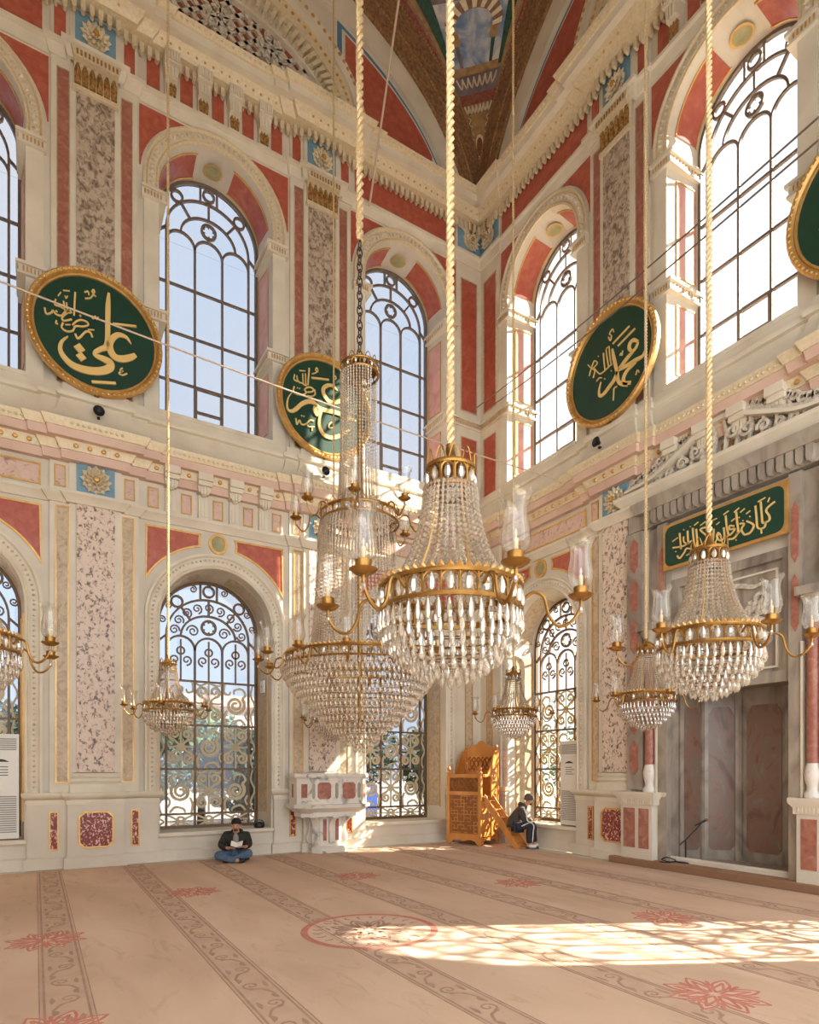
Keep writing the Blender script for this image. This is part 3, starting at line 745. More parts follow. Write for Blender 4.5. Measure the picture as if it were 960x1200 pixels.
def upper_arch(W):
    lat, tg, dt, ro = E_(2.3,1.32,14.86), E_(2.55,1.66,14.86), E_(2.78,1.95,14.86), E_(2.98,2.20,14.86)
    put('lunette_ground', shared('lun_g', lambda: MB().prism([lat(pi*i/24) for i in range(25)], -.0, .02), 'paintred'), W)
    def lattice():
        m = MB()
        for k in range(-14,15):
            for sg in (1,-1):
                pts = []
                for i in range(41):
                    x = -2.3+4.6*i/40; z = sg*(x-.34*k)*.8
                    if 0 < z < 1.3 and (x/2.28)**2+(z/1.30)**2 < 1: pts.append((SC+x,14.86+z,.038))
                if len(pts) > 1: m.stroke([pts[0],pts[-1]], .02, .075)
        return m
    put('lunette_lattice', shared('lun_l', lattice, 'carved'), W, kind='stuff')
    def bosses():
        m = MB()
        for k, x in enumerate((-1.75,-1.0,-.0,1.0,1.75)):
            for q in range(6):
                a = q*pi/3; m.stroke(spiral(SC+x+.16*cos(a), 15.25+(.42 if k in (1,2,3) else .05)+.16*sin(a), .11, 1.3, a, 1, .035, 10), .05, .12, 1)
        return m
    put('lunette_carving', shared('lun_b', bosses, 'carved'), W, kind='stuff')
    put('lunette_inner_rib', shared('lun_r1', lambda: band(lat, tg, .05, pi-.05, 0, .12), 'cream2'), W)
    def tng():
        m = MB()
        for k in range(46):
            t = .10+(pi-.2)*k/45; p, q = E_(2.34,1.37,14.86)(t), E_(2.66,1.80,14.86)(t)
            m.stroke([(p[0],p[1],.03),(q[0],q[1],.045)], .1, .24)
        return m
    put('lunette_tongues', shared('lun_t', tng, 'giltcream'), W, kind='stuff')
    put('lunette_middle_rib', shared('lun_r2', lambda: band(tg, dt, .04, pi-.04, 0, .26), 'giltcream'), W)
    put('lunette_outer_rib', shared('lun_r3', lambda: band(dt, ro, .03, pi-.03, 0, .34), 'cream2'), W)
    def dots():
        m = MB()
        for k in range(54):
            t = .08+(pi-.16)*k/53; p = E_(2.70,1.84,14.86)(t); dome(m, (p[0],.26,p[1]), .035, 6)
            p = E_(2.93,2.14,14.86)(t); dome(m, (p[0],.34,p[1]), .04, 6)
        return m
    put('lunette_studs', shared('lun_d', dots, 'gold'), W, kind='stuff')
    # spandrels: blue line, red field
    gi = E_(5.25,3.25,14.35)
    for sg in (1,-1):
        def side(o):     # outline of the field between the lunette and the great arch
            pts = []
            for i in range(16):
                s = 1.15+o*1.6+(3.75-o-1.15-o*1.6)*i/15; u = (SC-s)/5.25; pts.append((s, 14.35+3.25*sqrt(max(0,1-u*u))-o))
            zt = pts[-1][1]
            for i in range(10):
                z = zt+(15.0-zt)*i/9; v = (z-14.86)/2.20
                s = SC-(2.98+o)*sqrt(max(0,1-v*v)) if v < .75 else 3.75-o
                pts.append((min(s, 3.75-o), z))
            pts.append((1.15+o*1.6, 15.0))
            return pts if sg > 0 else [(2*SC-x,z) for x,z in pts]
        put('blue_field', shared('sp_blue%d' % sg, lambda: MB().prism(side(.0), -.01, .015), 'blueband'), W)
        put('cream_line', shared('sp_cr%d' % sg, lambda: MB().prism(side(.10), -.01, .03), 'cream2'), W)
        put('red_field', shared('sp_red%d' % sg, lambda: MB().prism(side(.17), -.01, .045), 'red'), W)
    ga, gb, gc = E_(5.28,3.30,14.35), E_(5.78,4.15,14.1), E_(6.14,4.02,15.15)
    put('great_arch_band', shared('ga1', lambda: band(ga, gb, .0, pi, 0, .10, 60), 'cream2'), W)
    put('great_arch_border', shared('ga2', lambda: band(gb, gc, .0, pi, 0, .16, 60), 'paintbrown'), W)
    def ropes():
        m = MB()
        for f in (gb, gc, E_(5.92,4.10,14.55)):
            for k in range(230):
                t = .03+(pi-.06)*k/229; p = f(t); dome(m, (p[0],.16,p[1]), .03, 5)
        return m
    put('great_arch_rope', shared('ga3', ropes, 'paintgold'), W, kind='stuff')
upper_arch(W_L); upper_arch(W_R)
# ---- painted pendentive between the two great arches
def pend(u, z, off=0.):
    k = max(0., min(1., (z-15.15)/4.02)); s = SC-6.14*sqrt(1-k*k)
    r = hypot(SC-s, SC)-off; a0 = atan2(SC, SC-s) ; a1 = atan2(SC-s, SC)     # towards wall_left, wall_right
    a = a0+(a1-a0)*u
    return (-SC+r*cos(a), -SC+r*sin(a), z)
def pend_patch(lf, rf, z0, z1, off, nu=8, nz=10):
    m = MB(); vs = []
    for j in range(nz+1):
        z = z0+(z1-z0)*j/nz; l, r = lf(z), rf(z)
        for i in range(nu+1): vs.append(pend(l+(r-l)*i/nu, z, off))
    n = nu+1
    return m.add(vs, [(j*n+i, j*n+i+1, (j+1)*n+i+1, (j+1)*n+i) for j in range(nz) for i in range(nu)])
K = lambda c: (lambda z: c)
pen = put('trim_1', pend_patch(K(0), K(1), 15.2, 19.16, 0, 24, 30).mesh('pendentive', 'paintgold'), kind='structure')
pen['label'] = 'painted corner pendentive with a cloudy arcade scene between the great arches'
def pp(name, mat, lf, rf, z0, z1, off, nu=8, nz=10): return put(name, pend_patch(lf, rf, z0, z1, off, nu, nz).mesh(name, mat), pen)
pp('painted_border', 'paintbrown', K(.0), K(.13), 15.4, 19.1, .02); pp('painted_border', 'paintbrown', K(.87), K(1.), 15.4, 19.1, .02)
pp('painted_band', 'paintred', K(.16), K(.84), 17.0, 17.16, .03, 14, 2)
pp('painted_band', 'paintmauve', K(.15), K(.85), 17.16, 17.42, .03, 14, 2)
pp('painted_ledge', 'paintgold', K(.14), K(.86), 17.42, 17.52, .05, 14, 2)
pp('painted_sky', 'paintsky', K(.20), K(.80), 17.52, 18.6, .02, 12, 8)
pp('painted_drape', 'drape', lambda z: .16-.0*(z-17.5), lambda z: .20+.05*(z-17.4), 17.45, 19.0, .05); pp('painted_drape', 'drape', lambda z: .80-.05*(z-17.4), K(.84), 17.45, 19.0, .05)
pp('painted_pilaster', 'paintred', K(.05), K(.10), 17.6, 19.1, .05); pp('painted_pilaster', 'paintred', K(.90), K(.95), 17.6, 19.1, .05)
for u in (.30,.665): pp('painted_column', 'drape' if u > .5 else 'paintmauve', K(u), K(u+.04), 17.52, 17.80, .04, 2, 4); pp('painted_capital', 'paintgold', K(u-.02), K(u+.06), 17.80, 17.96, .045, 3, 2)
def arch_ring():
    m = MB(); n = 18
    for k in range(n):
        if k % 2: continue
        q = []
        for r, a in ((.165,pi*k/n),(.165,pi*(k+1)/n),(.245,pi*(k+1)/n),(.245,pi*k/n)): q.append(pend(.50+r*cos(a), 17.93+r*1.5*sin(a), .05))
        m.add(q, [(0,1,2,3)])
    return m
put('painted_arch_stones', arch_ring().mesh('painted_arch', 'giltcream'), pen, kind='stuff')
def arch_back():
    m = MB(); n = 18; vs = []
    for k in range(n+1):
        a = pi*k/n; vs += [pend(.50+.165*cos(a), 17.93+.2475*sin(a), .04), pend(.50+.245*cos(a), 17.93+.3675*sin(a), .04)]
    return m.add(vs, [(2*k,2*k+1,2*k+3,2*k+2) for k in range(n)])
put('painted_arch', arch_back().mesh('painted_arch_back', 'brown'), pen)
pp('painted_spandrel', 'paintmauve', K(.22), K(.78), 18.30, 18.9, .03)
def emblem(r, zr, off):
    m = MB(); return m.add([pend(.5,16.28,off+.03)]+[pend(.5+r*cos(2*pi*k/18), 16.28+zr*sin(2*pi*k/18), off) for k in range(18)], [(0,1+k,1+(k+1)%18) for k in range(18)])
put('painted_emblem_rim', emblem(.21,.24,.02).mesh('emblem_rim','giltcream'), pen)
put('painted_emblem', emblem(.15,.17,.04).mesh('emblem','paintred'), pen)
def swags():
    m = MB()
    for k in range(7):
        u0 = .2+.6*k/7; pts = [pend(u0+.6/7*i/6, 17.38-.14*sin(pi*i/6), .05) for i in range(7)]; m.tube(pts, .018, 4)
        pts = [pend(u0+.6/7*i/6, 16.98-.12*sin(pi*i/6), .05) for i in range(7)]; m.tube(pts, .022, 4)
    for k in range(9):
        for sx in (1,-1):
            z = 15.75+.12*k; m.tube([pend(.5+sx*(.27+.02*sin(k)),z,.03), pend(.5+sx*.22,z+.06,.04), pend(.5+sx*.27,z+.1,.03)], .012, 4)
    return m
put('painted_swags', swags().mesh('swags','giltcream'), pen, kind='stuff')

# ------------------------------------------------------------------ carpet
def carpet_mat():
    m, t, n, b = _m('beige carpet'); b.inputs['Roughness'].default_value = .95; b.inputs['Specular IOR Level'].default_value = .1
    z1 = pos_noise(t, n, 1.3, 6, (1,.4,1), .6); r1 = ramp(t, n, z1.outputs['Fac'], [(.3, srgb(200,170,146)), (.55, srgb(212,182,158)), (.75, srgb(220,192,170))])
    z2 = pos_noise(t, n, 5, 5, (1,.35,1), 1.5); r2 = ramp(t, n, z2.outputs['Fac'], [(.28, (.72,.68,.66,1)), (.42, (1,1,1,1))])
    mx = n.new('ShaderNodeMixRGB'); mx.blend_type = 'MULTIPLY'; mx.inputs['Fac'].default_value = .4
    t.links.new(r1.outputs[0], mx.inputs[1]); t.links.new(r2.outputs[0], mx.inputs[2]); t.links.new(mx.outputs[0], b.inputs['Base Color'])
    z3 = pos_noise(t, n, 220, 2); bp = n.new('ShaderNodeBump'); bp.inputs['Strength'].default_value = .35; bp.inputs['Distance'].default_value = .004
    t.links.new(z3.outputs['Fac'], bp.inputs['Height']); t.links.new(bp.outputs[0], b.inputs['Normal'])
    return m
M['carpet'] = carpet_mat()
M['cstripe'] = plain('carpet stripe wool', srgb(194,163,141), .95, col2=srgb(204,174,151), scale=5, spec=.1)
M['cmotif'] = plain('carpet motif wool', srgb(180,149,129), .95, col2=srgb(166,134,116), scale=7, spec=.1)
M['cred'] = plain('carpet red wool', srgb(192,124,108), .95, col2=srgb(202,138,120), scale=9, spec=.1)
M['cpale'] = plain('carpet pale wool', srgb(214,184,161), .95, spec=.1)
carpet = put('carpet', MB().box((-SL+.02,-SL,-.012),(-.37,-.25,0)).mesh('carpet','carpet'))
tag(carpet, 'wall-to-wall beige patterned carpet with prayer-row stripes', 'carpet')
def flat(m):   # swap so that strokes drawn in (s,z) lie on the floor
    m.v = [(x, z, y) for x, y, z in m.v]; return m
def stripe_motif(y0, y1):
    m = MB(); k = 0; y = y0
    while y < y1:
        sg = 1 if k % 2 else -1
        m.stroke([(x*sg, y+.21+z, w) for x,z,w in spiral(.02,0,.075,1.3,-pi/2,1,.010,12)], 0, .0025, 1)
        m.stroke([(-sg*.08,y,.008),(-sg*.03,y+.10,.012),(sg*.06,y+.13,.008)], 0, .0025, 3)
        m.stroke([(sg*.09,y+.30,.004),(sg*.07,y+.36,.022),(sg*.09,y+.42,.004)], 0, .0025, 3)
        m.stroke([(-sg*.09,y+.14,.004),(-sg*.085,y+.2,.018),(-sg*.09,y+.27,.004)], 0, .0025, 3)
        y += .42; k += 1
    return flat(m)
motif_me = stripe_motif(-15.0, -.4).mesh('stripe_motif', 'cmotif', smooth=False)
line_me = flat(MB().stroke([(-.135,-15,.008),(-.135,-.3,.008)],0,.002).stroke([(.135,-15,.008),(.135,-.3,.008)],0,.002).stroke([(-.165,-15,.004),(-.165,-.3,.004)],0,.002).stroke([(.165,-15,.004),(.165,-.3,.004)],0,.002)).mesh('stripe_lines', 'cmotif', smooth=False)
stripe_me = MB().box((-.155,-15,0),(.155,-.3,.001)).mesh('carpet_stripe', 'cstripe', smooth=False)
for k in range(7):
    st = put('row_stripe', stripe_me, carpet, (-8.95+1.24*k,0,.0005))
    put('stripe_motif', motif_me, st, kind='stuff'); put('stripe_lines', line_me, st)
def star_mesh(R, n=8):
    m = MB()
    for k in range(n):
        a = 2*pi*k/n
        def T(r, b): return (r*cos(a+b), r*sin(a+b))
        w = .010*R/.34
        for sg in (1,-1):
            m.stroke([(*T(R*.12,0),w),(*T(R*.45,sg*.30),w),(*T(R*.72,sg*.22),w),(*T(R*1.0,0),w*.8)], 0, .003, 4)
            m.stroke([(*T(R*.30,sg*.39),w),(*T(R*.56,sg*.10),w),(*T(R*.80,0),w)], 0, .003, 4)
        m.stroke([(*T(R*.5,pi/n),w),(*T(R*.74,pi/n),w*1.4),(*T(R*.82,pi/n),w*.4)], 0, .003, 3)
    return flat(m)
star_me = star_mesh(.36).mesh('star_medallion', 'cred', smooth=False)
def star_ground(R):
    pts = []
    for k in range(16): r = R*(1.0 if k % 2 == 0 else .66); pts.append((r*cos(pi*k/8), r*sin(pi*k/8)))
    return MB().plan(pts, 0, .0012)
sg_me = star_ground(.37).mesh('star_ground', 'cpale', smooth=False)
CX = -SC
for k in range(8):
    a = pi/8+pi/4*k
    st = put('star_medallion', sg_me, carpet, (CX+.1+3.2*cos(a), CX+3.2*sin(a), .0012), a)
    put('star_figure', star_me, st)
def annulus(r0, r1, n=64):
    return MB().add([(r*cos(2*pi*k/n), r*sin(2*pi*k/n), .002) for r in (r0,r1) for k in range(n)], [(k,(k+1)%n,(k+1)%n+n,k+n) for k in range(n)])
med = put('round_medallion', MB().plan([(.70*cos(2*pi*k/48),.70*sin(2*pi*k/48)) for k in range(48)], 0, .001).mesh('round_medallion','cpale',smooth=False), carpet, (CX,CX-.02,.0014))
put('medallion_border', annulus(.63,.70).mesh('medallion_border','cred',smooth=False), med)
def medstar():
    m = star_mesh(.42)
    for k in range(24):
        a = 2*pi*k/24; q = MB().stroke([(.48*cos(a),.48*sin(a),.004),(.53*cos(a+.05),.53*sin(a+.05),.010),(.58*cos(a),.58*sin(a),.004)],0,.003,3); flat(q); m.add(q.v,q.f)
    return m
put('medallion_figure', medstar().mesh('medallion_figure','cmotif',smooth=False), med, (0,0,.001))

# ------------------------------------------------------------------ the prayer niche (mihrab)
def on_right(o, s, d=0., z=0.):
    o.location = (-d, -s, z); o.rotation_euler = (0,0,-pi/2); o.scale = (1,-1,1); return o
def on_left(o, s, d=0., z=0.):
    o.location = (-s, -d, z); o.rotation_euler = (0,0,pi); return o
mih = on_right(thing('prayer_niche', 'grey marble prayer niche with carved crest and red columns', 'prayer niche'), C2)
def part(name, mb, mat, parent=mih, loc=(0,0,0), **kw): return put(name, mb.mesh(name, mat, **kw), parent, loc)
# niche: half-octagonal recess
plan = [(-.97,.0),(-.97,-.16),(-.82,-.62),(-.42,-1.0),(.42,-1.0),(.82,-.62),(.97,-.16),(.97,0)]
part('niche_shell', MB().add([(x,d,z) for z in (.0,3.0) for x,d in plan], [(i,i+1,i+9,i+8) for i in range(7)]), 'marble', smooth=False)
for i in range(1, 6):
    (x0,d0),(x1,d1) = plan[i], plan[i+1]
    L = hypot(x1-x0,d1-d0); tx, td = (x1-x0)/L, (d1-d0)/L; nx, nd = -td, tx
    if nd < 0: nx, nd = -nx, -nd
    def P3(u, z, o): return (x0+tx*u+nx*o, d0+td*u+nd*o, z)
    g = .12*L if L < .6 else .16*L
    poly = [(g,.36),(g+.07,.28),(L-g-.07,.28),(L-g,.36),(L-g,2.55),(L-g-.09,2.70),(g+.09,2.70),(g,2.55)]
    def slab(poly, o0, o1):
        n = len(poly); return MB().add([P3(u,z,o0) for u,z in poly]+[P3(u,z,o1) for u,z in poly], [tuple(range(n,2*n))]+[(k,(k+1)%n,(k+1)%n+n,k+n) for k in range(n)])
    part('niche_panel', slab(poly, 0, .012), 'marble_red', smooth=False)
    for u in (.0, L-.07): part('niche_rib', slab(rect(u,u+.07,0,2.95), 0, .05), 'marble_white' if i == 5 else 'marble', smooth=False)
part('niche_vault', MB().add([(x,d,z) for z in (2.98,) for x,d in plan], [tuple(range(8))]), 'marble', smooth=False)
part('niche_floor', MB().box((-.98,-1.05,0),(.98,-.02,.118)), 'marble')
# hood slab with carved relief
part('hood', MB().box((-.98,-.22,2.92),(.98,-.06,4.80)), 'marble')
part('hood_frame', MB().ring(rect(-.98,.98,2.90,4.80), rect(-.84,.84,3.06,4.66), -.07, .02), 'marble')
part('hood_inner_line', MB().ring(rect(-.74,.74,3.12,4.56), rect(-.71,.71,3.15,4.53), -.06, -.03), 'cream2')
def relief():
    m = MB()
    for sx in (1,-1):
        m.stroke([(sx*(x),z,w) for x,z,w in spiral(.50,4.15,.15,1.5,pi,1,.03)], -.06, .01, 1)
        m.stroke([(sx*.35,4.15,.03),(sx*.30,3.9,.04),(sx*.42,3.65,.05),(sx*.5,3.45,.03),(sx*.44,3.35,.02)], -.06, .0)
        m.stroke([(sx*x,z,w) for x,z,w in spiral(.55,3.55,.10,1.3,pi/2,-1,.025)], -.06, .0, 1)
        m.stroke([(sx*.0,4.45,.03),(sx*.2,4.42,.035),(sx*.4,4.36,.03),(sx*.6,4.40,.015)], -.06, .0)
    return m
part('hood_relief', relief(), 'carved')
for sx in (1,-1):
    q = MB()
    for k in range(8): a = 2*pi*k/8; q.stroke([(sx*.42+.02*cos(a),3.95+.02*sin(a),.02),(sx*.42+.12*cos(a),3.95+.14*sin(a),.035),(sx*.42+.15*cos(a+.3),3.95+.17*sin(a+.3),.01)], -.06, .02)
    part('hood_rosette', q, 'carved')
# stepped frame, lintel with tongues
for sx in (1,-1):
    part('jamb', MB().box((min(sx*.98,sx*1.16),-.1,0),(max(sx*.98,sx*1.16),.14,5.75)), 'marble')
    part('jamb_edge', MB().box((min(sx*1.155,sx*1.185),-.1,0),(max(sx*1.155,sx*1.185),.17,3.4)), 'cream2')
    part('outer_pilaster', MB().box((min(sx*1.42,sx*1.74),-.02,1.3),(max(sx*1.42,sx*1.74),.20,5.75)), 'marble')
    part('frame_back', MB().box((min(sx*1.16,sx*1.45),-.02,0),(max(sx*1.16,sx*1.45),.06,5.75)), 'marble')
    for k in range(6):
        z = 1.55+.70*k
        part('red_lozenge', MB().prism([(sx*1.58+x,z+.3+zz) for x,zz in [(0,-.30),(.085,-.2),(.085,.2),(0,.30),(-.085,.2),(-.085,-.2)]], .19, .215), 'redstrip', smooth=False)
    for z0, z1 in ((3.55,4.35),(4.50,5.35)):
        part('red_lozenge', MB().prism([(sx*1.07+x,zz) for x,zz in [(0,z0),(.05,z0+.1),(.05,z1-.1),(0,z1),(-.05,z1-.1),(-.05,z0+.1)]], .13, .152), 'redstrip', smooth=False)
    # pedestal and column
    part('column_pedestal', MB().box((min(sx*1.16,sx*1.80),-.02,0),(max(sx*1.16,sx*1.80),.28,1.12)), 'cream')
    part('pedestal_cap', MB().sweep([(sx*1.48-.34,0),(sx*1.48-.34,.28),(sx*1.48+.34,.28),(sx*1.48+.34,0)],[(-.05,1.04),(.02,1.04),(.02,1.12),(.07,1.2),(.07,1.26),(-.05,1.26)]), 'cream2')
    part('pedestal_flutes', (lambda m: [m.box((sx*1.48-.30+.05*k,.29,1.06),(sx*1.48-.275+.05*k,.315,1.18)) for k in range(13)] and m)(MB()), 'cream2')
    for u0, u1 in ((1.22,1.42),(1.50,1.74)): part('red_panel', MB().box((min(sx*u0,sx*u1),.27,.30),(max(sx*u0,sx*u1),.292,.98)), 'redstrip')
    col = part('column', MB().lathe([(.085,1.72),(.09,1.8),(.088,3.3),(.08,3.66)], 16, (sx*1.31,.13,0)), 'redstrip')
    part('column_base', MB().lathe([(.12,1.26),(.12,1.32),(.09,1.36),(.085,1.42),(.11,1.5),(.12,1.58),(.10,1.68),(.085,1.73),(.0,1.73)], 16, (sx*1.31,.13,0)), 'marble_white')
    part('column_capital', MB().lathe([(.08,3.62),(.10,3.68),(.085,3.72),(.10,3.85),(.15,3.95),(.16,4.0)], 16, (sx*1.31,.13,0)).box((sx*1.31-.17,-.02,4.0),(sx*1.31+.17,.30,4.12)), 'marble')
    part('column_backing', MB().box((sx*1.31-.14,.0,1.27),(sx*1.31+.14,.065,4.0)), 'marble_red')  # reddish-grey marble slab behind the column, slightly proud of the frame
part('lintel', MB().box((-1.74,-.02,5.78),(1.74,.16,6.22)), 'marble')
part('lintel_shelf', MB().sweep([(-1.42,0),(-1.42,.16),(1.42,.16),(1.42,0)],[(-.05,6.02),(.10,6.02),(.12,6.10),(.16,6.16),(.16,6.20),(-.05,6.20)]), 'marble')
part('cornice', MB().sweep([(-1.78,0),(-1.78,.16),(1.78,.16),(1.78,0)],[(-.05,6.20),(.05,6.20),(.07,6.26),(.14,6.34),(.16,6.36),(.16,6.42),(-.05,6.42)]), 'cream2')
for k in range(21):
    x = -1.3+.13*k
    part('tongue', MB().prism([(x-.048,5.86),(x-.03,5.81),(x,5.79),(x+.03,5.81),(x+.048,5.86),(x+.048,6.03),(x-.048,6.03)], .15, .24), 'marble') if k == 0 else put('tongue', bpy.data.meshes['tongue'], mih, (.13*k,0,0))
# openwork crest
def crest():
    m = MB()
    def edge(u): return 6.46+.55*max(0,cos(u*pi/2*.98))**1.2 + .08*abs(sin(u*9))
    for k in range(38):
        u = -1+2*k/37; x = 1.75*u
        z = edge(u)
        m.stroke(circ(x, z, .05, .020, 10), .12, .20, 1)
        if k % 2: m.stroke([(x,6.42,.02),(x+.04,(6.42+z)/2,.024),(x,z-.05,.02)], .12, .18)
    for sx in (1,-1):
        for k, (cx, cz, r) in enumerate(((.18,6.72,.12),(.42,6.66,.12),(.66,6.58,.10),(.88,6.53,.08),(1.1,6.5,.06))):
            m.stroke([(sx*x,z,w) for x,z,w in spiral(cx,cz,r,1.4,pi*(.5+.3*k),1 if k%2 else -1,.024,14)], .12, .20, 1)
        m.stroke([(sx*1.7,6.52,.03),(sx*1.2,6.60,.03),(sx*.7,6.80,.035),(sx*.25,7.00,.035),(0,7.02,.03)], .13, .23)
    return m
part('crest', crest(), 'carved', smooth=False)
part('crest_moulding', MB().stroke([(-1.75,6.5,.02),(-1.2,6.55,.025),(-.7,6.74,.03),(-.25,6.93,.03),(0,6.97,.03),(.25,6.93,.03),(.7,6.74,.03),(1.2,6.55,.025),(1.75,6.5,.02)], .02, .26), 'cream2')
# step in front of the niche
step = put('trim_2', MB().plan([(-.42,-4.35),(-.42,-SL),(1.05,-SL),(1.05,-4.35)],0,.0).mesh('x','wood'), kind='structure') if False else None
M['plat'] = plain('brown step carpet', srgb(172,136,108), .9, col2=srgb(158,122,96), scale=4, spec=.1)
M['platedge'] = plain('brown step edge', srgb(140,104,78), .8)
stp = put('trim_2', MB().box((-.36,-SL,0),(1.0,-4.2,.115)).mesh('niche_step','plat'), kind='structure')
stp['label'] = 'low brown carpeted step in front of the prayer niche'
put('step_riser', MB().box((-.37,-SL,.005),(-.355,-4.2,.11)).mesh('step_riser','platedge'), stp)

# ------------------------------------------------------------------ calligraphy
ROUND = {}
def strokes_mesh(S, d0, d1):
    m = MB()
    for st in S:
        if len(st) == 1:
            x, z, r = st[0]; m.prism([(x-r,z),(x,z-r),(x+r,z),(x,z+r)], d0, d1)
        else: m.stroke(st, d0, d1, 5)
    return m
def roundel(label, place, s, main, small, R=1.02, z=8.93, tint='green'):
    o = place(thing('calligraphy_roundel', label, 'roundel', group='green calligraphy roundels'), s, .20, z)
    n = 48
    def disc(r): return [(r*cos(2*pi*k/n), r*sin(2*pi*k/n)) for k in range(n)]
    put('board', shared('r_board'+tint, lambda: MB().prism(disc(R-.06), .02, .06), tint), o)
    def fr():
        m = MB(); prof = [(R-.12,.05),(R-.115,.085),(R-.09,.09),(R-.075,.075),(R-.05,.12),(R-.01,.13),(R+.015,.10),(R+.01,.02),(R-.06,.0)]
        vs = [(r*cos(2*pi*k/n), d, r*sin(2*pi*k/n)) for k in range(n) for r, d in prof]; q = len(prof)
        return m.add(vs, [(k*q+i, k*q+(i+1)%q, ((k+1)%n)*q+(i+1)%q, ((k+1)%n)*q+i) for k in range(n) for i in range(q)])
    f = put('frame', shared('r_frame', fr, 'gold'), o)
    def knurl():
        m = MB()
        for k in range(72): a = 2*pi*k/72; dome(m, ((R-.025)*cos(a),.115,(R-.025)*sin(a)), .034, 5)
        return m
    put('frame_beading', shared('r_knurl', knurl, 'gold', smooth=False), f, kind='stuff')
    put('bracket', shared('r_brk', lambda: MB().box((-.05,-.18,-R+.0),(.05,.05,-R+.10)).box((-.03,.0,-R-.05),(.03,.1,-R+.02)), 'brass'), o)
    for st in main: put('letter_stroke', strokes_mesh([st], .058, .085).mesh('lettering','letter'), o)
    put('small_lettering', strokes_mesh(small, .058, .078).mesh('lettering_small','letter'), o, kind='stuff')
    return o
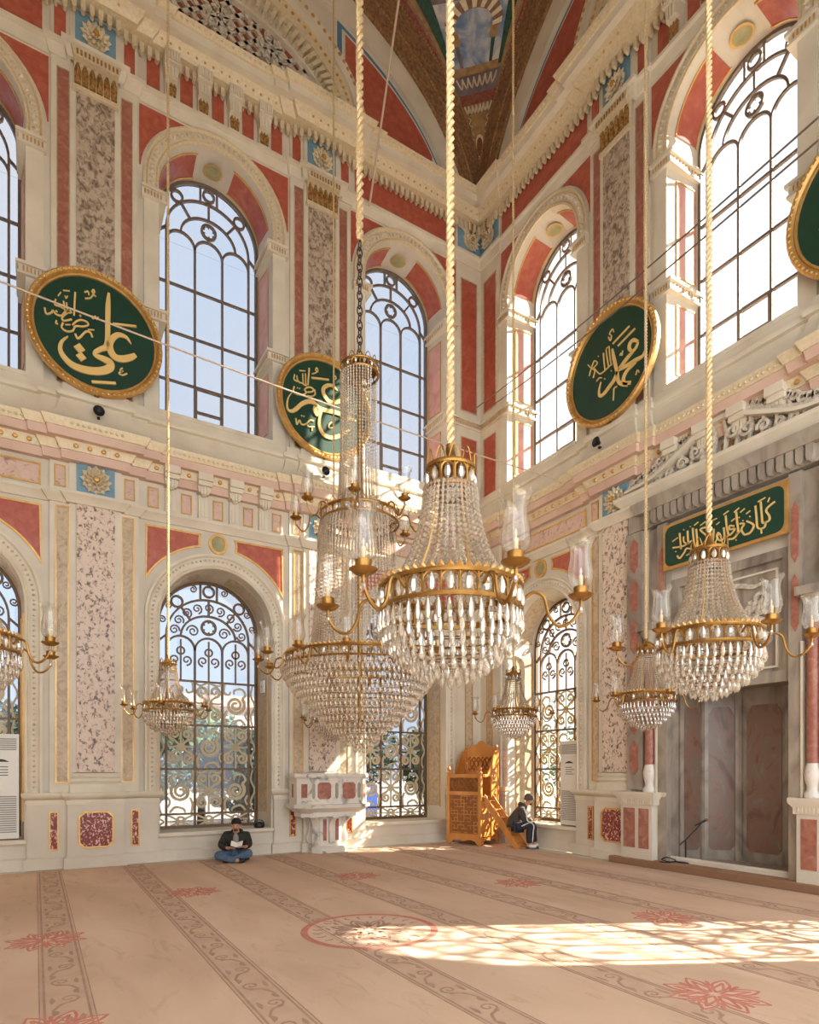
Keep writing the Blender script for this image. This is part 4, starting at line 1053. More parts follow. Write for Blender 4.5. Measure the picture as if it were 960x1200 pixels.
TRACE = {'ali':([[(-0.531,0.016,0.006),(-0.451,0.101,0.028),(-0.336,0.103,0.039),(-0.246,0.016,0.045),(-0.197,-0.113,0.051),(-0.223,-0.24,0.056),(-0.302,-0.3,0.056),(-0.416,-0.279,0.056),(-0.52,-0.219,0.051),(-0.601,-0.149,0.034)],[(-0.183,0.755,0.017),(-0.172,0.558,0.037),(-0.167,0.26,0.039),(-0.163,-0.039,0.039),(-0.141,-0.17,0.045),(-0.067,-0.232,0.039),(0.021,-0.319,0.034),(0.01,-0.369,0.034),(-0.101,-0.386,0.051),(-0.201,-0.421,0.062),(-0.19,-0.512,0.062),(-0.056,-0.605,0.062),(0.141,-0.657,0.062),(0.334,-0.649,0.056),(0.461,-0.571,0.045),(0.532,-0.452,0.034),(0.513,-0.314,0.023),(0.423,-0.193,0.008)],[(0.257,-0.332,0.085)],[(0.231,-0.462,0.079)],[(0.075,-0.827,0.023),(-0.291,-0.735,0.023)],[(-0.246,0.259,0.017),(-0.613,0.348,0.017)]],[[(0.173,0.528,0.011),(0.097,0.565,0.011),(0.054,0.638,0.011)],[(0.18,0.63,0.011),(0.13,0.662,0.011),(0.115,0.607,0.011)],[(0.075,0.671,0.011),(0.049,0.723,0.011),(0.032,0.688,0.011),(0.058,0.653,0.011),(0.01,0.623,0.011)],[(-0.398,-0.436,0.011),(-0.359,-0.481,0.011),(-0.375,-0.513,0.011),(-0.405,-0.483,0.011)],[(-0.393,-0.5,0.013),(-0.339,-0.545,0.013),(-0.393,-0.562,0.013),(-0.467,-0.508,0.013)],[(0.075,0.28,0.011),(0.054,0.239,0.011),(0.021,0.288,0.011),(-0.001,0.248,0.011),(-0.023,0.292,0.011)],[(0.317,0.576,0.013),(0.326,0.392,0.013),(0.334,0.184,0.013)],[(0.444,0.358,0.011),(0.423,0.21,0.011),(0.366,0.227,0.011)],[(0.486,0.366,0.011),(0.461,0.208,0.011),(0.419,0.212,0.011)],[(0.596,0.355,0.011),(0.611,0.263,0.011),(0.54,0.257,0.011),(0.471,0.24,0.011)],[(0.492,0.538,0.008),(0.398,0.564,0.008)],[(0.465,0.463,0.008),(0.45,0.428,0.008),(0.427,0.473,0.008)],[(0.565,0.419,0.008),(0.524,0.495,0.008)],[(0.751,0.158,0.013),(0.73,0.066,0.013),(0.658,0.11,0.013),(0.638,0.153,0.013),(0.59,0.109,0.013),(0.513,0.117,0.013),(0.461,0.196,0.013),(0.376,0.247,0.013)],[(0.398,0.232,0.013),(0.503,0.097,0.013),(0.482,0.045,0.013),(0.366,0.111,0.013)],[(0.586,0.161,0.019)],[(0.586,0.011,0.011),(0.594,-0.04,0.011),(0.565,-0.034,0.011)],[(0.244,0.215,0.019)],[(0.355,0.019,0.013),(0.302,0.099,0.013),(0.227,0.151,0.013),(0.141,0.146,0.013),(0.13,0.101,0.013),(0.206,0.05,0.013),(0.313,0.015,0.013),(0.355,-0.073,0.013),(0.44,-0.113,0.013),(0.513,-0.075,0.013),(0.492,0.012,0.013)],[(0.317,-0.107,0.015),(0.287,-0.174,0.015),(0.244,-0.139,0.015),(0.162,-0.02,0.015),(0.097,-0.009,0.015),(0.065,-0.075,0.015)],[(0.461,-0.012,0.008),(0.387,0.015,0.008)],[(0.13,0.028,0.008),(0.036,0.057,0.008)]]),'omar':([[(-0.258,0.416,0.006),(-0.17,0.479,0.025),(-0.061,0.465,0.034),(0.036,0.384,0.038),(0.047,0.291,0.038),(0.004,0.204,0.038),(-0.083,0.14,0.038),(-0.192,0.159,0.038),(-0.325,0.223,0.038),(-0.503,0.328,0.03)],[(-0.685,-0.08,0.013),(-0.503,-0.06,0.034),(-0.325,-0.041,0.042),(-0.148,-0.042,0.042),(0.025,-0.063,0.042),(0.133,-0.055,0.038),(0.197,-0.014,0.038),(0.282,0.02,0.042),(0.387,-0.002,0.042),(0.512,-0.089,0.038),(0.615,-0.208,0.038),(0.707,-0.284,0.03),(0.788,-0.279,0.021),(0.808,-0.178,0.017),(0.778,-0.033,0.013),(0.701,0.088,0.006)],[(0.218,-0.021,0.03),(0.229,-0.123,0.042),(0.182,-0.219,0.017),(0.137,-0.096,0.025)],[(0.079,-0.099,0.017),(0.129,-0.253,0.025),(0.129,-0.412,0.034),(0.064,-0.534,0.038),(-0.061,-0.584,0.038),(-0.192,-0.554,0.038),(-0.347,-0.461,0.034),(-0.526,-0.309,0.017)],[(0.303,0.498,0.017),(-0.072,0.579,0.017)]],[[(0.349,0.681,0.014),(0.362,0.509,0.014),(0.376,0.336,0.014)],[(0.487,0.527,0.012),(0.47,0.326,0.012),(0.397,0.32,0.012)],[(0.429,0.546,0.012),(0.42,0.332,0.012)],[(0.652,0.454,0.012),(0.664,0.356,0.012),(0.59,0.337,0.012)],[(0.611,0.448,0.012),(0.574,0.342,0.012),(0.481,0.333,0.012)],[(0.553,0.564,0.009),(0.429,0.595,0.009)],[(0.292,0.581,0.01),(0.218,0.625,0.01),(0.161,0.693,0.01),(0.193,0.738,0.01),(0.212,0.68,0.01),(0.154,0.669,0.01)],[(0.66,0.217,0.014),(0.676,0.115,0.014),(0.594,0.082,0.014),(0.481,0.107,0.014),(0.412,0.177,0.014),(0.445,0.226,0.014),(0.366,0.294,0.014),(0.277,0.298,0.014),(0.271,0.241,0.014),(0.387,0.185,0.014)],[(0.239,0.29,0.012),(0.224,0.196,0.012),(0.298,0.133,0.012),(0.387,0.116,0.012)],[(0.594,0.209,0.015)],[(0.549,0.213,0.015)],[(0.625,-0.396,0.014),(0.605,-0.512,0.014),(0.553,-0.415,0.014),(0.508,-0.48,0.014),(0.429,-0.458,0.014),(0.324,-0.349,0.014),(0.25,-0.347,0.014)],[(0.387,-0.446,0.012),(0.362,-0.488,0.012),(0.239,-0.454,0.012)],[(0.288,-0.493,0.01),(0.292,-0.552,0.01)],[(0.505,-0.313,0.015)],[(0.458,-0.309,0.015)],[(-0.137,-0.253,0.012),(-0.074,-0.335,0.012),(-0.096,-0.385,0.012),(-0.197,-0.341,0.012)],[(-0.17,0.661,0.01),(-0.214,0.705,0.01),(-0.232,0.656,0.01),(-0.192,0.627,0.01)]]),'muh':([[(0.619,0.056,0.022),(0.536,0.128,0.03),(0.456,0.121,0.03),(0.44,0.042,0.03),(0.505,-0.045,0.022),(0.583,-0.021,0.022),(0.624,0.043,0.017)],[(0.512,-0.059,0.017),(0.427,-0.089,0.03),(0.329,-0.134,0.032),(0.217,-0.192,0.026)],[(0.763,-0.184,0.009),(0.713,-0.251,0.026),(0.572,-0.24,0.034),(0.403,-0.234,0.034),(0.217,-0.212,0.026)],[(0.572,-0.273,0.022),(0.427,-0.307,0.028),(0.342,-0.36,0.03),(0.31,-0.442,0.03),(0.354,-0.522,0.034),(0.464,-0.568,0.03)],[(0.067,0.247,0.013),(0.093,0.1,0.028),(0.134,-0.065,0.03),(0.174,-0.229,0.03),(0.192,-0.37,0.03),(0.26,-0.48,0.032),(0.403,-0.572,0.03)],[(0.185,-0.224,0.026),(0.103,-0.332,0.032),(-0.026,-0.407,0.032),(-0.131,-0.459,0.03),(-0.219,-0.447,0.026),(-0.243,-0.335,0.015),(-0.195,-0.204,0.006)],[(0.078,0.333,0.011),(0.44,0.428,0.011)],[(0.192,0.226,0.011),(0.56,0.316,0.011)]],[[(-0.142,0.292,0.01),(-0.126,0.121,0.01),(-0.105,-0.035,0.01)],[(-0.078,0.321,0.01),(-0.052,0.142,0.01),(-0.021,-0.04,0.01)],[(-0.01,0.323,0.01),(0.013,0.125,0.01),(0.042,-0.034,0.01)],[(-0.513,0.285,0.008),(-0.415,0.156,0.008),(-0.347,0.087,0.008),(-0.385,-0.029,0.008)],[(-0.485,0.057,0.008),(-0.443,0.151,0.008),(-0.36,0.269,0.008),(-0.287,0.186,0.008),(-0.401,0.145,0.008)],[(-0.352,0.122,0.01),(-0.238,-0.029,0.01),(-0.152,-0.05,0.01),(0.057,-0.012,0.01)],[(-0.11,-0.193,0.013)],[(-0.259,0.3,0.011)],[(0.039,-0.13,0.011)],[(-0.026,0.517,0.008),(0.013,0.428,0.008),(0.044,0.495,0.008),(0.0,0.559,0.008),(0.067,0.604,0.008),(0.096,0.536,0.008)],[(0.167,-0.477,0.01),(0.103,-0.478,0.01),(0.093,-0.55,0.01),(0.083,-0.687,0.01)],[(0.23,0.033,0.008),(0.255,0.065,0.008),(0.275,0.013,0.008),(0.295,0.086,0.008)],[(0.572,-0.494,0.008),(0.607,-0.426,0.008),(0.642,-0.484,0.008)],[(-0.306,-0.134,0.008),(-0.238,-0.108,0.008),(-0.179,-0.14,0.008)],[(-0.078,0.338,0.007),(-0.005,0.34,0.007)]]),'panel':[[(0.838,0.111,0.012),(0.748,0.071,0.012),(0.715,0.024,0.012),(0.758,-0.06,0.012),(0.758,-0.122,0.012),(0.695,-0.141,0.012)],[(0.636,0.185,0.012),(0.652,-0.003,0.012),(0.664,-0.126,0.012),(0.703,-0.139,0.012),(0.691,-0.198,0.012),(0.636,-0.206,0.012)],[(0.56,0.153,0.012),(0.576,-0.017,0.012),(0.588,-0.16,0.012),(0.636,-0.206,0.012)],[(0.644,-0.208,0.009),(0.648,-0.275,0.009)],[(0.43,-0.023,0.013),(0.536,-0.119,0.013),(0.483,-0.21,0.013),(0.397,-0.214,0.013)],[(0.324,-0.027,0.012),(0.393,-0.051,0.012),(0.351,-0.122,0.012),(0.397,-0.214,0.012)],[(0.351,-0.126,0.012),(0.271,-0.168,0.012)],[(0.271,0.167,0.013),(0.288,0.001,0.013),(0.3,-0.13,0.013),(0.239,-0.213,0.013),(0.153,-0.202,0.013)],[(0.239,-0.034,0.012),(0.174,-0.006,0.012),(0.168,-0.058,0.012),(0.254,-0.08,0.012),(0.185,-0.14,0.012),(0.142,-0.137,0.012)],[(0.107,0.17,0.012),(0.124,-0.006,0.012),(0.146,-0.142,0.012),(0.076,-0.141,0.012)],[(0.076,-0.001,0.012),(0.085,-0.143,0.012),(0.021,-0.182,0.012),(-0.035,-0.101,0.012),(-0.008,-0.051,0.012),(0.036,-0.134,0.012)],[(0.036,-0.239,0.012)],[(0.08,-0.247,0.012)],[(-0.085,0.031,0.012),(-0.098,-0.123,0.012),(-0.126,-0.168,0.012)],[(-0.13,-0.049,0.012),(-0.126,-0.136,0.012),(-0.195,-0.179,0.012),(-0.253,-0.15,0.012)],[(-0.19,0.098,0.012),(-0.311,0.095,0.012),(-0.206,-0.042,0.012),(-0.253,-0.144,0.012),(-0.33,-0.159,0.012)],[(-0.383,0.129,0.012),(-0.364,-0.062,0.012),(-0.349,-0.207,0.012)],[(-0.443,0.164,0.012),(-0.426,-0.02,0.012),(-0.402,-0.185,0.012),(-0.349,-0.207,0.012)],[(-0.533,0.15,0.012),(-0.523,-0.012,0.012),(-0.513,-0.063,0.012)],[(-0.455,-0.033,0.012),(-0.54,-0.055,0.012),(-0.627,-0.068,0.012),(-0.804,-0.041,0.012)],[(-0.677,0.159,0.012),(-0.662,0.009,0.012),(-0.652,-0.105,0.012)],[(-0.722,-0.191,0.012),(-0.677,-0.245,0.012),(-0.602,-0.187,0.012),(-0.547,-0.128,0.012),(-0.467,-0.165,0.012)],[(-0.607,0.081,0.01),(-0.597,-0.011,0.01),(-0.513,-0.063,0.01)],[(-0.347,0.226,0.007),(-0.419,0.196,0.007)],[(-0.218,0.193,0.007),(-0.311,0.16,0.007)],[(0.01,0.105,0.007),(-0.046,0.082,0.007)],[(0.153,0.223,0.007),(0.072,0.195,0.007)],[(0.254,0.078,0.007),(0.196,0.053,0.007)],[(0.317,0.21,0.007),(0.239,0.172,0.007)],[(0.401,0.17,0.007),(0.334,0.138,0.007)],[(0.483,0.11,0.007),(0.424,0.083,0.007)],[(0.703,0.219,0.007),(0.596,0.195,0.007)],[(0.762,0.198,0.007),(0.738,0.14,0.007)],[(-0.709,0.096,0.007),(-0.809,0.064,0.007)],[(-0.479,-0.223,0.007),(-0.557,-0.235,0.007)],[(-0.402,-0.235,0.007),(-0.455,-0.252,0.007)],[(-0.035,0.177,0.007),(-0.144,0.164,0.007)],[(-0.08,-0.235,0.007),(-0.144,-0.248,0.007)],[(0.317,0.069,0.012)],[(0.479,0.027,0.012)],[(0.376,0.002,0.01)],[(-0.602,0.19,0.01)],[(-0.484,0.2,0.01)],[(-0.747,-0.117,0.01)],[(0.271,-0.25,0.01)]]}
roundel('green gilt-framed roundel with one tall letter stroke and two diamond dots', on_left, 2*P, *TRACE['ali'])
roundel('green gilt-framed roundel partly behind the tall crystal chandelier', on_left, P, *TRACE['omar'])
roundel('green gilt-framed roundel on the niche wall with slanting lettering', on_right, P, *TRACE['muh'])
roundel('green gilt-framed roundel high beside the niche crest window, mostly cut off', on_right, 2*P, *TRACE['ali'])
cp = on_right(thing('inscription_board', 'long dark green panel with gilt lettering above the prayer niche', 'sign'), C2, .15, 5.30)
def rr(w, h, k, n=5):
    pts = []
    for cx, cz, a0 in ((w-k,-h+k,-pi/2),(w-k,h-k,0),(-w+k,h-k,pi/2),(-w+k,-h+k,pi)):
        pts += [(cx+k*cos(a0+pi/2*i/n), cz+k*sin(a0+pi/2*i/n)) for i in range(n+1)]
    return pts
put('gilt_ground', MB().box((-1.0,0,-.37),(1.0,.05,.37)).mesh('gilt_ground','gold'), cp)
put('green_field', MB().prism(rr(.955,.325,.12), .03, .058).mesh('green_field','green'), cp)
for st in TRACE['panel']: put('letter_stroke', strokes_mesh([st], .055, .075).mesh('panel_lettering','letter'), cp)

# ------------------------------------------------------------------ chandeliers
def rope_mesh(L, r, pitch, n=5, seg=7):
    m = MB(); k = max(4, int(L/pitch*seg))
    for ph in (0, pi): m.tube([(r*.55*cos(ph+2*pi*i/seg), r*.55*sin(ph+2*pi*i/seg), L*i/k) for i in range(k+1)], r*.6, n)
    return m
def links_mesh(L, r, step):
    m = MB(); n = int(L/step)
    for k in range(n):
        z = step*(k+.5); h = step*.72; a = (k % 2)*pi/2
        m.tube([(r*cos(q)*cos(a), r*cos(q)*sin(a), z+h*sin(q)) for q in [2*pi*i/10 for i in range(10)]], r*.26, 5, closed=True)
    return m
def drop_mesh(w, h):      # cut pear-shaped pendant hanging from z=0
    return MB().lathe([(0,-h),(w*.55,-h*.9),(w,-h*.68),(w*.75,-h*.4),(w*.25,-h*.12),(0,-h*.08)], 7).bead((0,0,-h*.03), w*.32)
def strand_mesh(prof, n, r):
    m = MB(); pts = []
    for i in range(n):
        t = (i+.5)/n*(len(prof)-1); k = min(int(t), len(prof)-2); f = t-k
        a, b = prof[k], prof[k+1]; pts.append((a[0]+(b[0]-a[0])*f, a[1]+(b[1]-a[1])*f))
    for x, z in pts: m.bead((x,0,z), r, r*1.25, 5)
    return m
def band_mesh(r, z0, z1, n, lip=.012):
    return MB().lathe([(r-.012,z0),(r+lip,z0),(r+lip,z0+.012),(r+.002,z0+.018),(r+.002,z1-.018),(r+lip,z1-.012),(r+lip,z1),(r-.012,z1),(r-.012,z0)], n)
def pierced(r, z0, z1, n, up=.0075):     # openwork hoop: two rails, uprights and little arches between the oval crystals
    m = MB()
    for z in (z0, z1): m.lathe([(r-.008,z-.010),(r+.010,z-.010),(r+.014,z),(r+.010,z+.010),(r-.008,z+.010),(r-.008,z-.010)], max(24,n*2))
    for k in range(n):
        a = 2*pi*(k+.5)/n; m.tube([(r*cos(a), r*sin(a), z0), (r*cos(a), r*sin(a), z1)], up, 5)
        b = 2*pi*k/n; w = 2*pi/n*.5
        m.tube([(r*cos(b+w*cos(q)), r*sin(b+w*cos(q)), z1-.045+.038*sin(q)) for q in [pi*i/6 for i in range(7)]], up*.9, 5)
    return m
def fringe(r, z, n, h):      # pointed gilt leaves along the top of a hoop
    m = MB()
    for k in range(n):
        a = 2*pi*k/n; w = pi/n*.9; P_ = lambda u, zz, o=0: ((r+o)*cos(a+u), (r+o)*sin(a+u), zz)
        m.add([P_(-w,z),P_(w,z),P_(w*.7,z+h*.5),P_(0,z+h),P_(-w*.7,z+h*.5),P_(0,z+h*.45,.012)], [(0,1,5),(1,2,5),(2,3,5),(3,4,5),(4,0,5)])
    return m
def crest_mesh(r, z, n, h):
    m = MB()
    for k in range(n):
        a0 = 2*pi*k/n; da = 2*pi/n
        m.tube([(r*cos(a0+da*(.08+.84*i/6)), r*sin(a0+da*(.08+.84*i/6)), z+h*sin(pi*i/6)) for i in range(7)], .0045, 4)
    return m
def ribs_mesh(r, z0, z1, n, w):   # uprights between the oval crystals of a band
    m = MB()
    for k in range(n):
        a = 2*pi*(k+.5)/n; m.tube([(r*cos(a), r*sin(a), z0), (r*cos(a), r*sin(a), z1)], w, 4)
    return m
def arm_path(r0, r1, s=1.):
    return catmull([(r0,0,.02),(r0+.05*s,0,.055*s),(r0+.10*s,0,.03*s),(r0+.125*s,0,-.06*s),(r0+.17*s,0,-.115*s),(r1-.05*s,0,-.10*s),(r1-.005,0,-.04*s),(r1,0,.02)], 4)
def shade_mesh():
    prof = [(.030,.0),(.050,.015),(.062,.05),(.061,.09),(.052,.14),(.050,.18),(.058,.215),(.074,.245)]
    m = MB().lathe(prof, 14); n = 14; k = len(prof)-1
    for i in range(n):
        x, y, z = m.v[k*n+i]; m.v[k*n+i] = (x, y, z+(.010 if i % 2 else -.006))
    return m
def add_arm(root, r0, r1, a, s, key, detail=True, z_=0.):
    c = put('arm', shared('arm_'+key, lambda: MB().tube(arm_path(r0,r1,s), .0085*max(s,.9), 6), 'brass'), root, (0,0,z_), a)
    z = .02
    put('drip_pan', shared('pan', lambda: MB().lathe([(0,-.012),(.03,-.012),(.055,.004),(.062,.012),(.05,.012),(.02,.0),(0,.0)], 14), 'brass'), c, (r1,0,z), sc_=(s,)*3)
    put('candle_cup', shared('cup', lambda: MB().lathe([(0,.0),(.016,.0),(.022,.012),(.034,.018),(.036,.05),(.032,.052),(0,.05)], 12), 'brass'), c, (r1,0,z), sc_=(s,)*3)
    put('glass_shade', shared('shade', shade_mesh, 'shade'), c, (r1,0,z+.045*s), sc_=(s,)*3)
    put('candle', shared('candle', lambda: MB().lathe([(0,.0),(.011,.0),(.011,.06),(.004,.066),(.007,.085),(0,.105)], 8), 'giltcream'), c, (r1,0,z+.045*s), sc_=(s,)*3)
    if detail is not None: put('crystal_drop', shared('armdrop', lambda: drop_mesh(.013,.05), 'crystal', smooth=False), c, (r1,0,z-.03*s))
def hang(root, z0, r, mat='rope', name='hanging_rope', top=TOP):
    L = top-root.location.z-z0
    return put(name, rope_mesh(L, r, r*4.2).mesh('rope', mat), root, (0,0,z0))
DR = [(.360,-.035,46,.0155,.112),(.338,-.095,42,.0155,.11),(.300,-.150,38,.0155,.105),(.250,-.205,31,.0160,.10),(.190,-.250,24,.0165,.10),(.120,-.285,15,.0165,.10),(.05,-.31,6,.0165,.10)]
def medium(label, x, y, z, narm, a_off, rope_r, fine, group='smaller crystal chandeliers'):
    o = thing('crystal_chandelier', label, 'chandelier', (x,y,z), 0, group)
    R = .352
    put('ring_band', shared('m_band', lambda: pierced(R,-.025,.085,26), 'brass'), o)
    put('ring_crest', shared('m_crest', lambda: fringe(R+.004,.09,52,.035), 'gold', smooth=False), o)
    put('crown_band', shared('m_cband', lambda: pierced(.118,.585,.69,11), 'brass'), o)
    put('crown_crest', shared('m_ccrest', lambda: crest_mesh(.122,.69,11,.075), 'brass'), o)
    put('crown_cap', shared('m_cap', lambda: MB().lathe([(.12,.66),(.07,.72),(.03,.76),(.02,.82),(0,.83)], 12), 'brass'), o)
    nov = 26
    for k in range(nov if fine else 13):
        a = 2*pi*k/(nov if fine else 13)
        put('crystal_oval', shared('m_oval', lambda: MB().lathe([(0,-.046),(.014,-.036),(.022,-.012),(.016,.018),(.005,.042),(0,.046)], 7, (R+.004,0,.028)), 'crystal', smooth=False), o, (0,0,0), a)
    for k in range(11):
        put('crown_oval', shared('m_coval', lambda: MB().lathe([(0,-.040),(.012,-.030),(.020,-.008),(.014,.018),(0,.042)], 7, (.120,0,.635)), 'crystal', smooth=False), o, (0,0,0), 2*pi*k/11)
    prof = [(.128,.60),(.138,.50),(.160,.38),(.195,.27),(.245,.17),(.30,.10),(.335,.065)]
    for k in range(36):
        put('bead_strand', shared('m_strand', lambda: strand_mesh(prof, 23, .0138), 'crystal', smooth=False), o, (0,0,0), 2*pi*k/36)
    for k in range(6):
        put('strap', shared('m_strap', lambda: MB().tube([(r-.012,0,zz) for r,zz in prof], .0055, 4), 'gold'), o, (0,0,0), 2*pi*(k+.28)/6+.1)
    for t, (r, zz, n, w, h) in enumerate(DR):
        put('tier_ring', shared('m_tr%d' % t, lambda: MB().tube([(r*cos(2*pi*i/28), r*sin(2*pi*i/28), zz+.004) for i in range(28)], .004, 4, closed=True), 'brass'), o)
        if fine:
            for k in range(n): put('crystal_pendant', shared('m_d%d' % t, lambda: (lambda m: (setattr(m,'v',[(vx+r,vy,vz+zz) for vx,vy,vz in m.v]), m)[1])(drop_mesh(w,h)), 'crystal', smooth=False), o, (0,0,0), 2*pi*(k+.5*(t%2))/n)
        else:
            def tier():
                m = MB()
                for k in range(n):
                    a = 2*pi*k/n; q = drop_mesh(w,h); m.add([(vx+r*cos(a),vy+r*sin(a),vz+zz) for vx,vy,vz in q.v], q.f)
                return m
            put('pendant_tier', shared('m_tier%d' % t, tier, 'crystal', smooth=False), o, kind='stuff')
    for k in range(narm): add_arm(o, R+.01, .64, 2*pi*k/narm+a_off, 1., 'm', fine)
    hang(o, .82, rope_r)
    return o
ZC = 2.55
medium('crystal chandelier on a thick gilt rope, hanging in front of the tall tiered one', -7.338, -9.320, 2.47, 6, .35, .020, True)
medium('crystal chandelier hanging in front of the prayer niche and its green panel', -4.926, -9.141, ZC, 6, .12, .021, True)
medium('crystal chandelier hanging in front of the air conditioner window', -9.591, -6.289, ZC, 6, .50, .021, True)
medium('crystal chandelier hanging before the window behind the reading man', -7.408, -1.891, 2.56, 6, .2, .020, False)
medium('crystal chandelier hanging between the wooden pulpit and the corner window', -2.245, -3.815, 2.56, 6, .4, .020, False)
medium('crystal chandelier hanging beside the niche column in front of the speckled pier', -2.181, -6.422, 2.56, 6, .05, .020, False)
medium('crystal chandelier half hidden behind the tall tiered one, above the marble pulpit', -4.337, -1.145, 2.56, 6, .1, .018, False)
def grand(x, y, z):
    o = thing('tiered_crystal_chandelier', 'very tall two-tiered crystal chandelier on a dark chain in the room centre', 'chandelier', (x,y,z))
    put('lower_band', pierced(.745,-.015,.08,48,.007).mesh('g_band','brass'), o)
    put('lower_crest', fringe(.75,.085,96,.035).mesh('g_crest','gold',smooth=False), o)
    put('upper_band', pierced(.40,1.46,1.55,24,.007).mesh('g_uband','brass'), o)
    put('upper_crest', crest_mesh(.405,1.55,24,.06).mesh('g_ucrest','brass'), o)
    put('top_band', pierced(.19,3.0,3.08,14,.007).mesh('g_tband','brass'), o)
    put('top_crest', crest_mesh(.192,3.08,14,.06).mesh('g_tcrest','brass'), o)
    put('top_cap', MB().lathe([(.185,3.06),(.10,3.10),(.03,3.13),(.02,3.2),(0,3.2)], 16).mesh('g_cap','brass'), o)
    put('stem', MB().lathe([(.02,-.7),(.025,.0),(.03,1.5),(.02,3.1)], 8).mesh('g_stem','brass'), o)
    for k in range(48): put('crystal_oval', shared('g_oval', lambda: MB().lathe([(0,-.032),(.009,-.024),(.015,-.006),(.011,.014),(0,.034)], 6, (.748,0,.034)), 'crystal', smooth=False), o, (0,0,0), 2*pi*k/48)
    for k in range(24): put('crystal_oval', shared('g_uoval', lambda: MB().lathe([(0,-.034),(.01,-.02),(.016,-.004),(.011,.016),(0,.036)], 6, (.404,0,1.505)), 'crystal', smooth=False), o, (0,0,0), 2*pi*k/24)
    for k in range(14): put('crystal_oval', shared('g_toval', lambda: MB().lathe([(0,-.034),(.01,-.02),(.016,-.004),(.011,.016),(0,.036)], 6, (.193,0,3.04)), 'crystal', smooth=False), o, (0,0,0), 2*pi*k/14)
    top = [(.195,3.0),(.192,2.6),(.20,2.1),(.218,1.75),(.235,1.56)]
    for k in range(32): put('bead_strand', shared('g_s1', lambda: strand_mesh(top, 56, .0145), 'crystal', smooth=False), o, (0,0,0), 2*pi*k/40)
    mid = [(.395,1.46),(.42,1.36),(.43,1.1),(.45,.7),(.475,.35),(.50,.12)]
    for k in range(58): put('bead_strand', shared('g_s2', lambda: strand_mesh(mid, 50, .0155), 'crystal', smooth=False), o, (0,0,0), 2*pi*k/72)
    for k in range(36): put('bead_strand', shared('g_s3', lambda: strand_mesh([(.24,1.55),(.32,1.51),(.395,1.47)], 8, .0115), 'crystal', smooth=False), o, (0,0,0), 2*pi*k/36)
    for k in range(56): put('bead_strand', shared('g_s4', lambda: strand_mesh([(.50,.12),(.60,.06),(.74,.03)], 11, .0125), 'crystal', smooth=False), o, (0,0,0), 2*pi*k/56)
    NT = 14
    for t in range(NT):
        f = t/(NT-1); zz = -.02-.80*f; r = .745*(1-f**1.35)+.05
        n = max(8, int(2*pi*r/.050))
        def tier():
            m = MB()
            for k in range(n):
                a = 2*pi*(k+.5*(t % 2))/n; q = drop_mesh(.017,.085); m.add([(vx+r*cos(a),vy+r*sin(a),vz+zz) for vx,vy,vz in q.v], q.f)
            return m
        put('pendant_tier', tier().mesh('g_tier','crystal',smooth=False), o, kind='stuff')
        put('tier_ring', MB().tube([(r*cos(2*pi*i/40), r*sin(2*pi*i/40), zz+.004) for i in range(40)], .004, 4, closed=True).mesh('g_tring','brass'), o)
    for k in range(14): add_arm(o, .75, 1.02, 2*pi*k/14+.1, .98, 'g', True)
    for k in range(8):
        add_arm(o, .41, .66, 2*pi*k/8+.25, .98, 'gu', True, 1.50)
    put('chain', links_mesh(1.25, .028, .075).mesh('g_chain','iron'), o, (0,0,3.18))
    put('hanging_rope', rope_mesh(TOP-z-4.4, .038, .17).mesh('g_rope','rope'), o, (0,0,4.4))
    return o
grand(-6.262, -6.121, 2.72)
# ------------------------------------------------------------------ stay wires
def wire(label, a, b, r, mat='wire'):
    o = put('stay_wire', MB().tube([tuple(a[i]+(b[i]-a[i])*k/12-(0.10*sin(pi*k/12) if i == 2 else 0) for i in range(3)) for k in range(13)], r, 6).mesh('stay_wire', mat))
    tag(o, label, 'wire', 'stay wires'); return o

wire('pale stay wire slanting across the first green roundel and tall windows', (-9.529,-2.362,7.90), (-.42,-2.9,7.33), .012)
wire('upper of two dark stay wires reaching the corner strip', (-2.676,-8.798,7.92), (-.35,-.10,10.05), .011, 'upbar')
wire('lower of two dark stay wires reaching the corner strip', (-2.676,-8.798,7.70), (-.12,-.50,10.02), .011, 'upbar')
wire('thick pale rope slanting from the dome to the upper moulding', (-4.02,-4.72,12.74+.95*0), (-3.1,-.25,12.95), .02) if False else wire('thick pale rope slanting down from the vault to the moulding', (-3.85,-4.55,TOP-.05), (-3.08,-.16,13.55), .022)
# ------------------------------------------------------------------ marble pulpit on the pier
mp = on_left(thing('marble_pulpit', 'white marble pulpit balcony with red panels on scrolled brackets', 'pulpit'), P, .20, .004)
pl = [(-.74,0),(-.74,.42),(-.52,.62),(.52,.62),(.74,.42),(.74,0)]
def loop(pl, prof):
    return MB().sweep(pl, prof)
put('balustrade', loop(pl, [(-.08,.95),(.0,.95),(.0,1.50),(-.08,1.50)]).mesh('balustrade','marble_white'), mp)
put('rail', loop(pl, [(-.10,1.48),(.04,1.48),(.05,1.52),(.03,1.56),(-.10,1.56)]).mesh('rail','marble_white'), mp)
put('floor_slab', MB().plan([(x*.98,d*.98) for x,d in pl], .90, .98).mesh('floor_slab','marble_white'), mp)
put('base_moulding', loop(pl, [(-.12,.78),(-.10,.80),(.0,.86),(.06,.90),(.07,.96),(-.02,.98),(-.12,.98)]).mesh('base_moulding','marble_white'), mp)
put('underside', MB().plan([(x*.86,d*.86) for x,d in pl], .72, .82).mesh('underside','marble_white'), mp)
for x in (-.26,.26): put('red_panel', shared('pulpit_red', lambda: MB().prism([(a,1.23+b) for a,b in octo(.135,.16,.04)], .615, .635), 'redstrip', smooth=False), mp, (x,0,0))
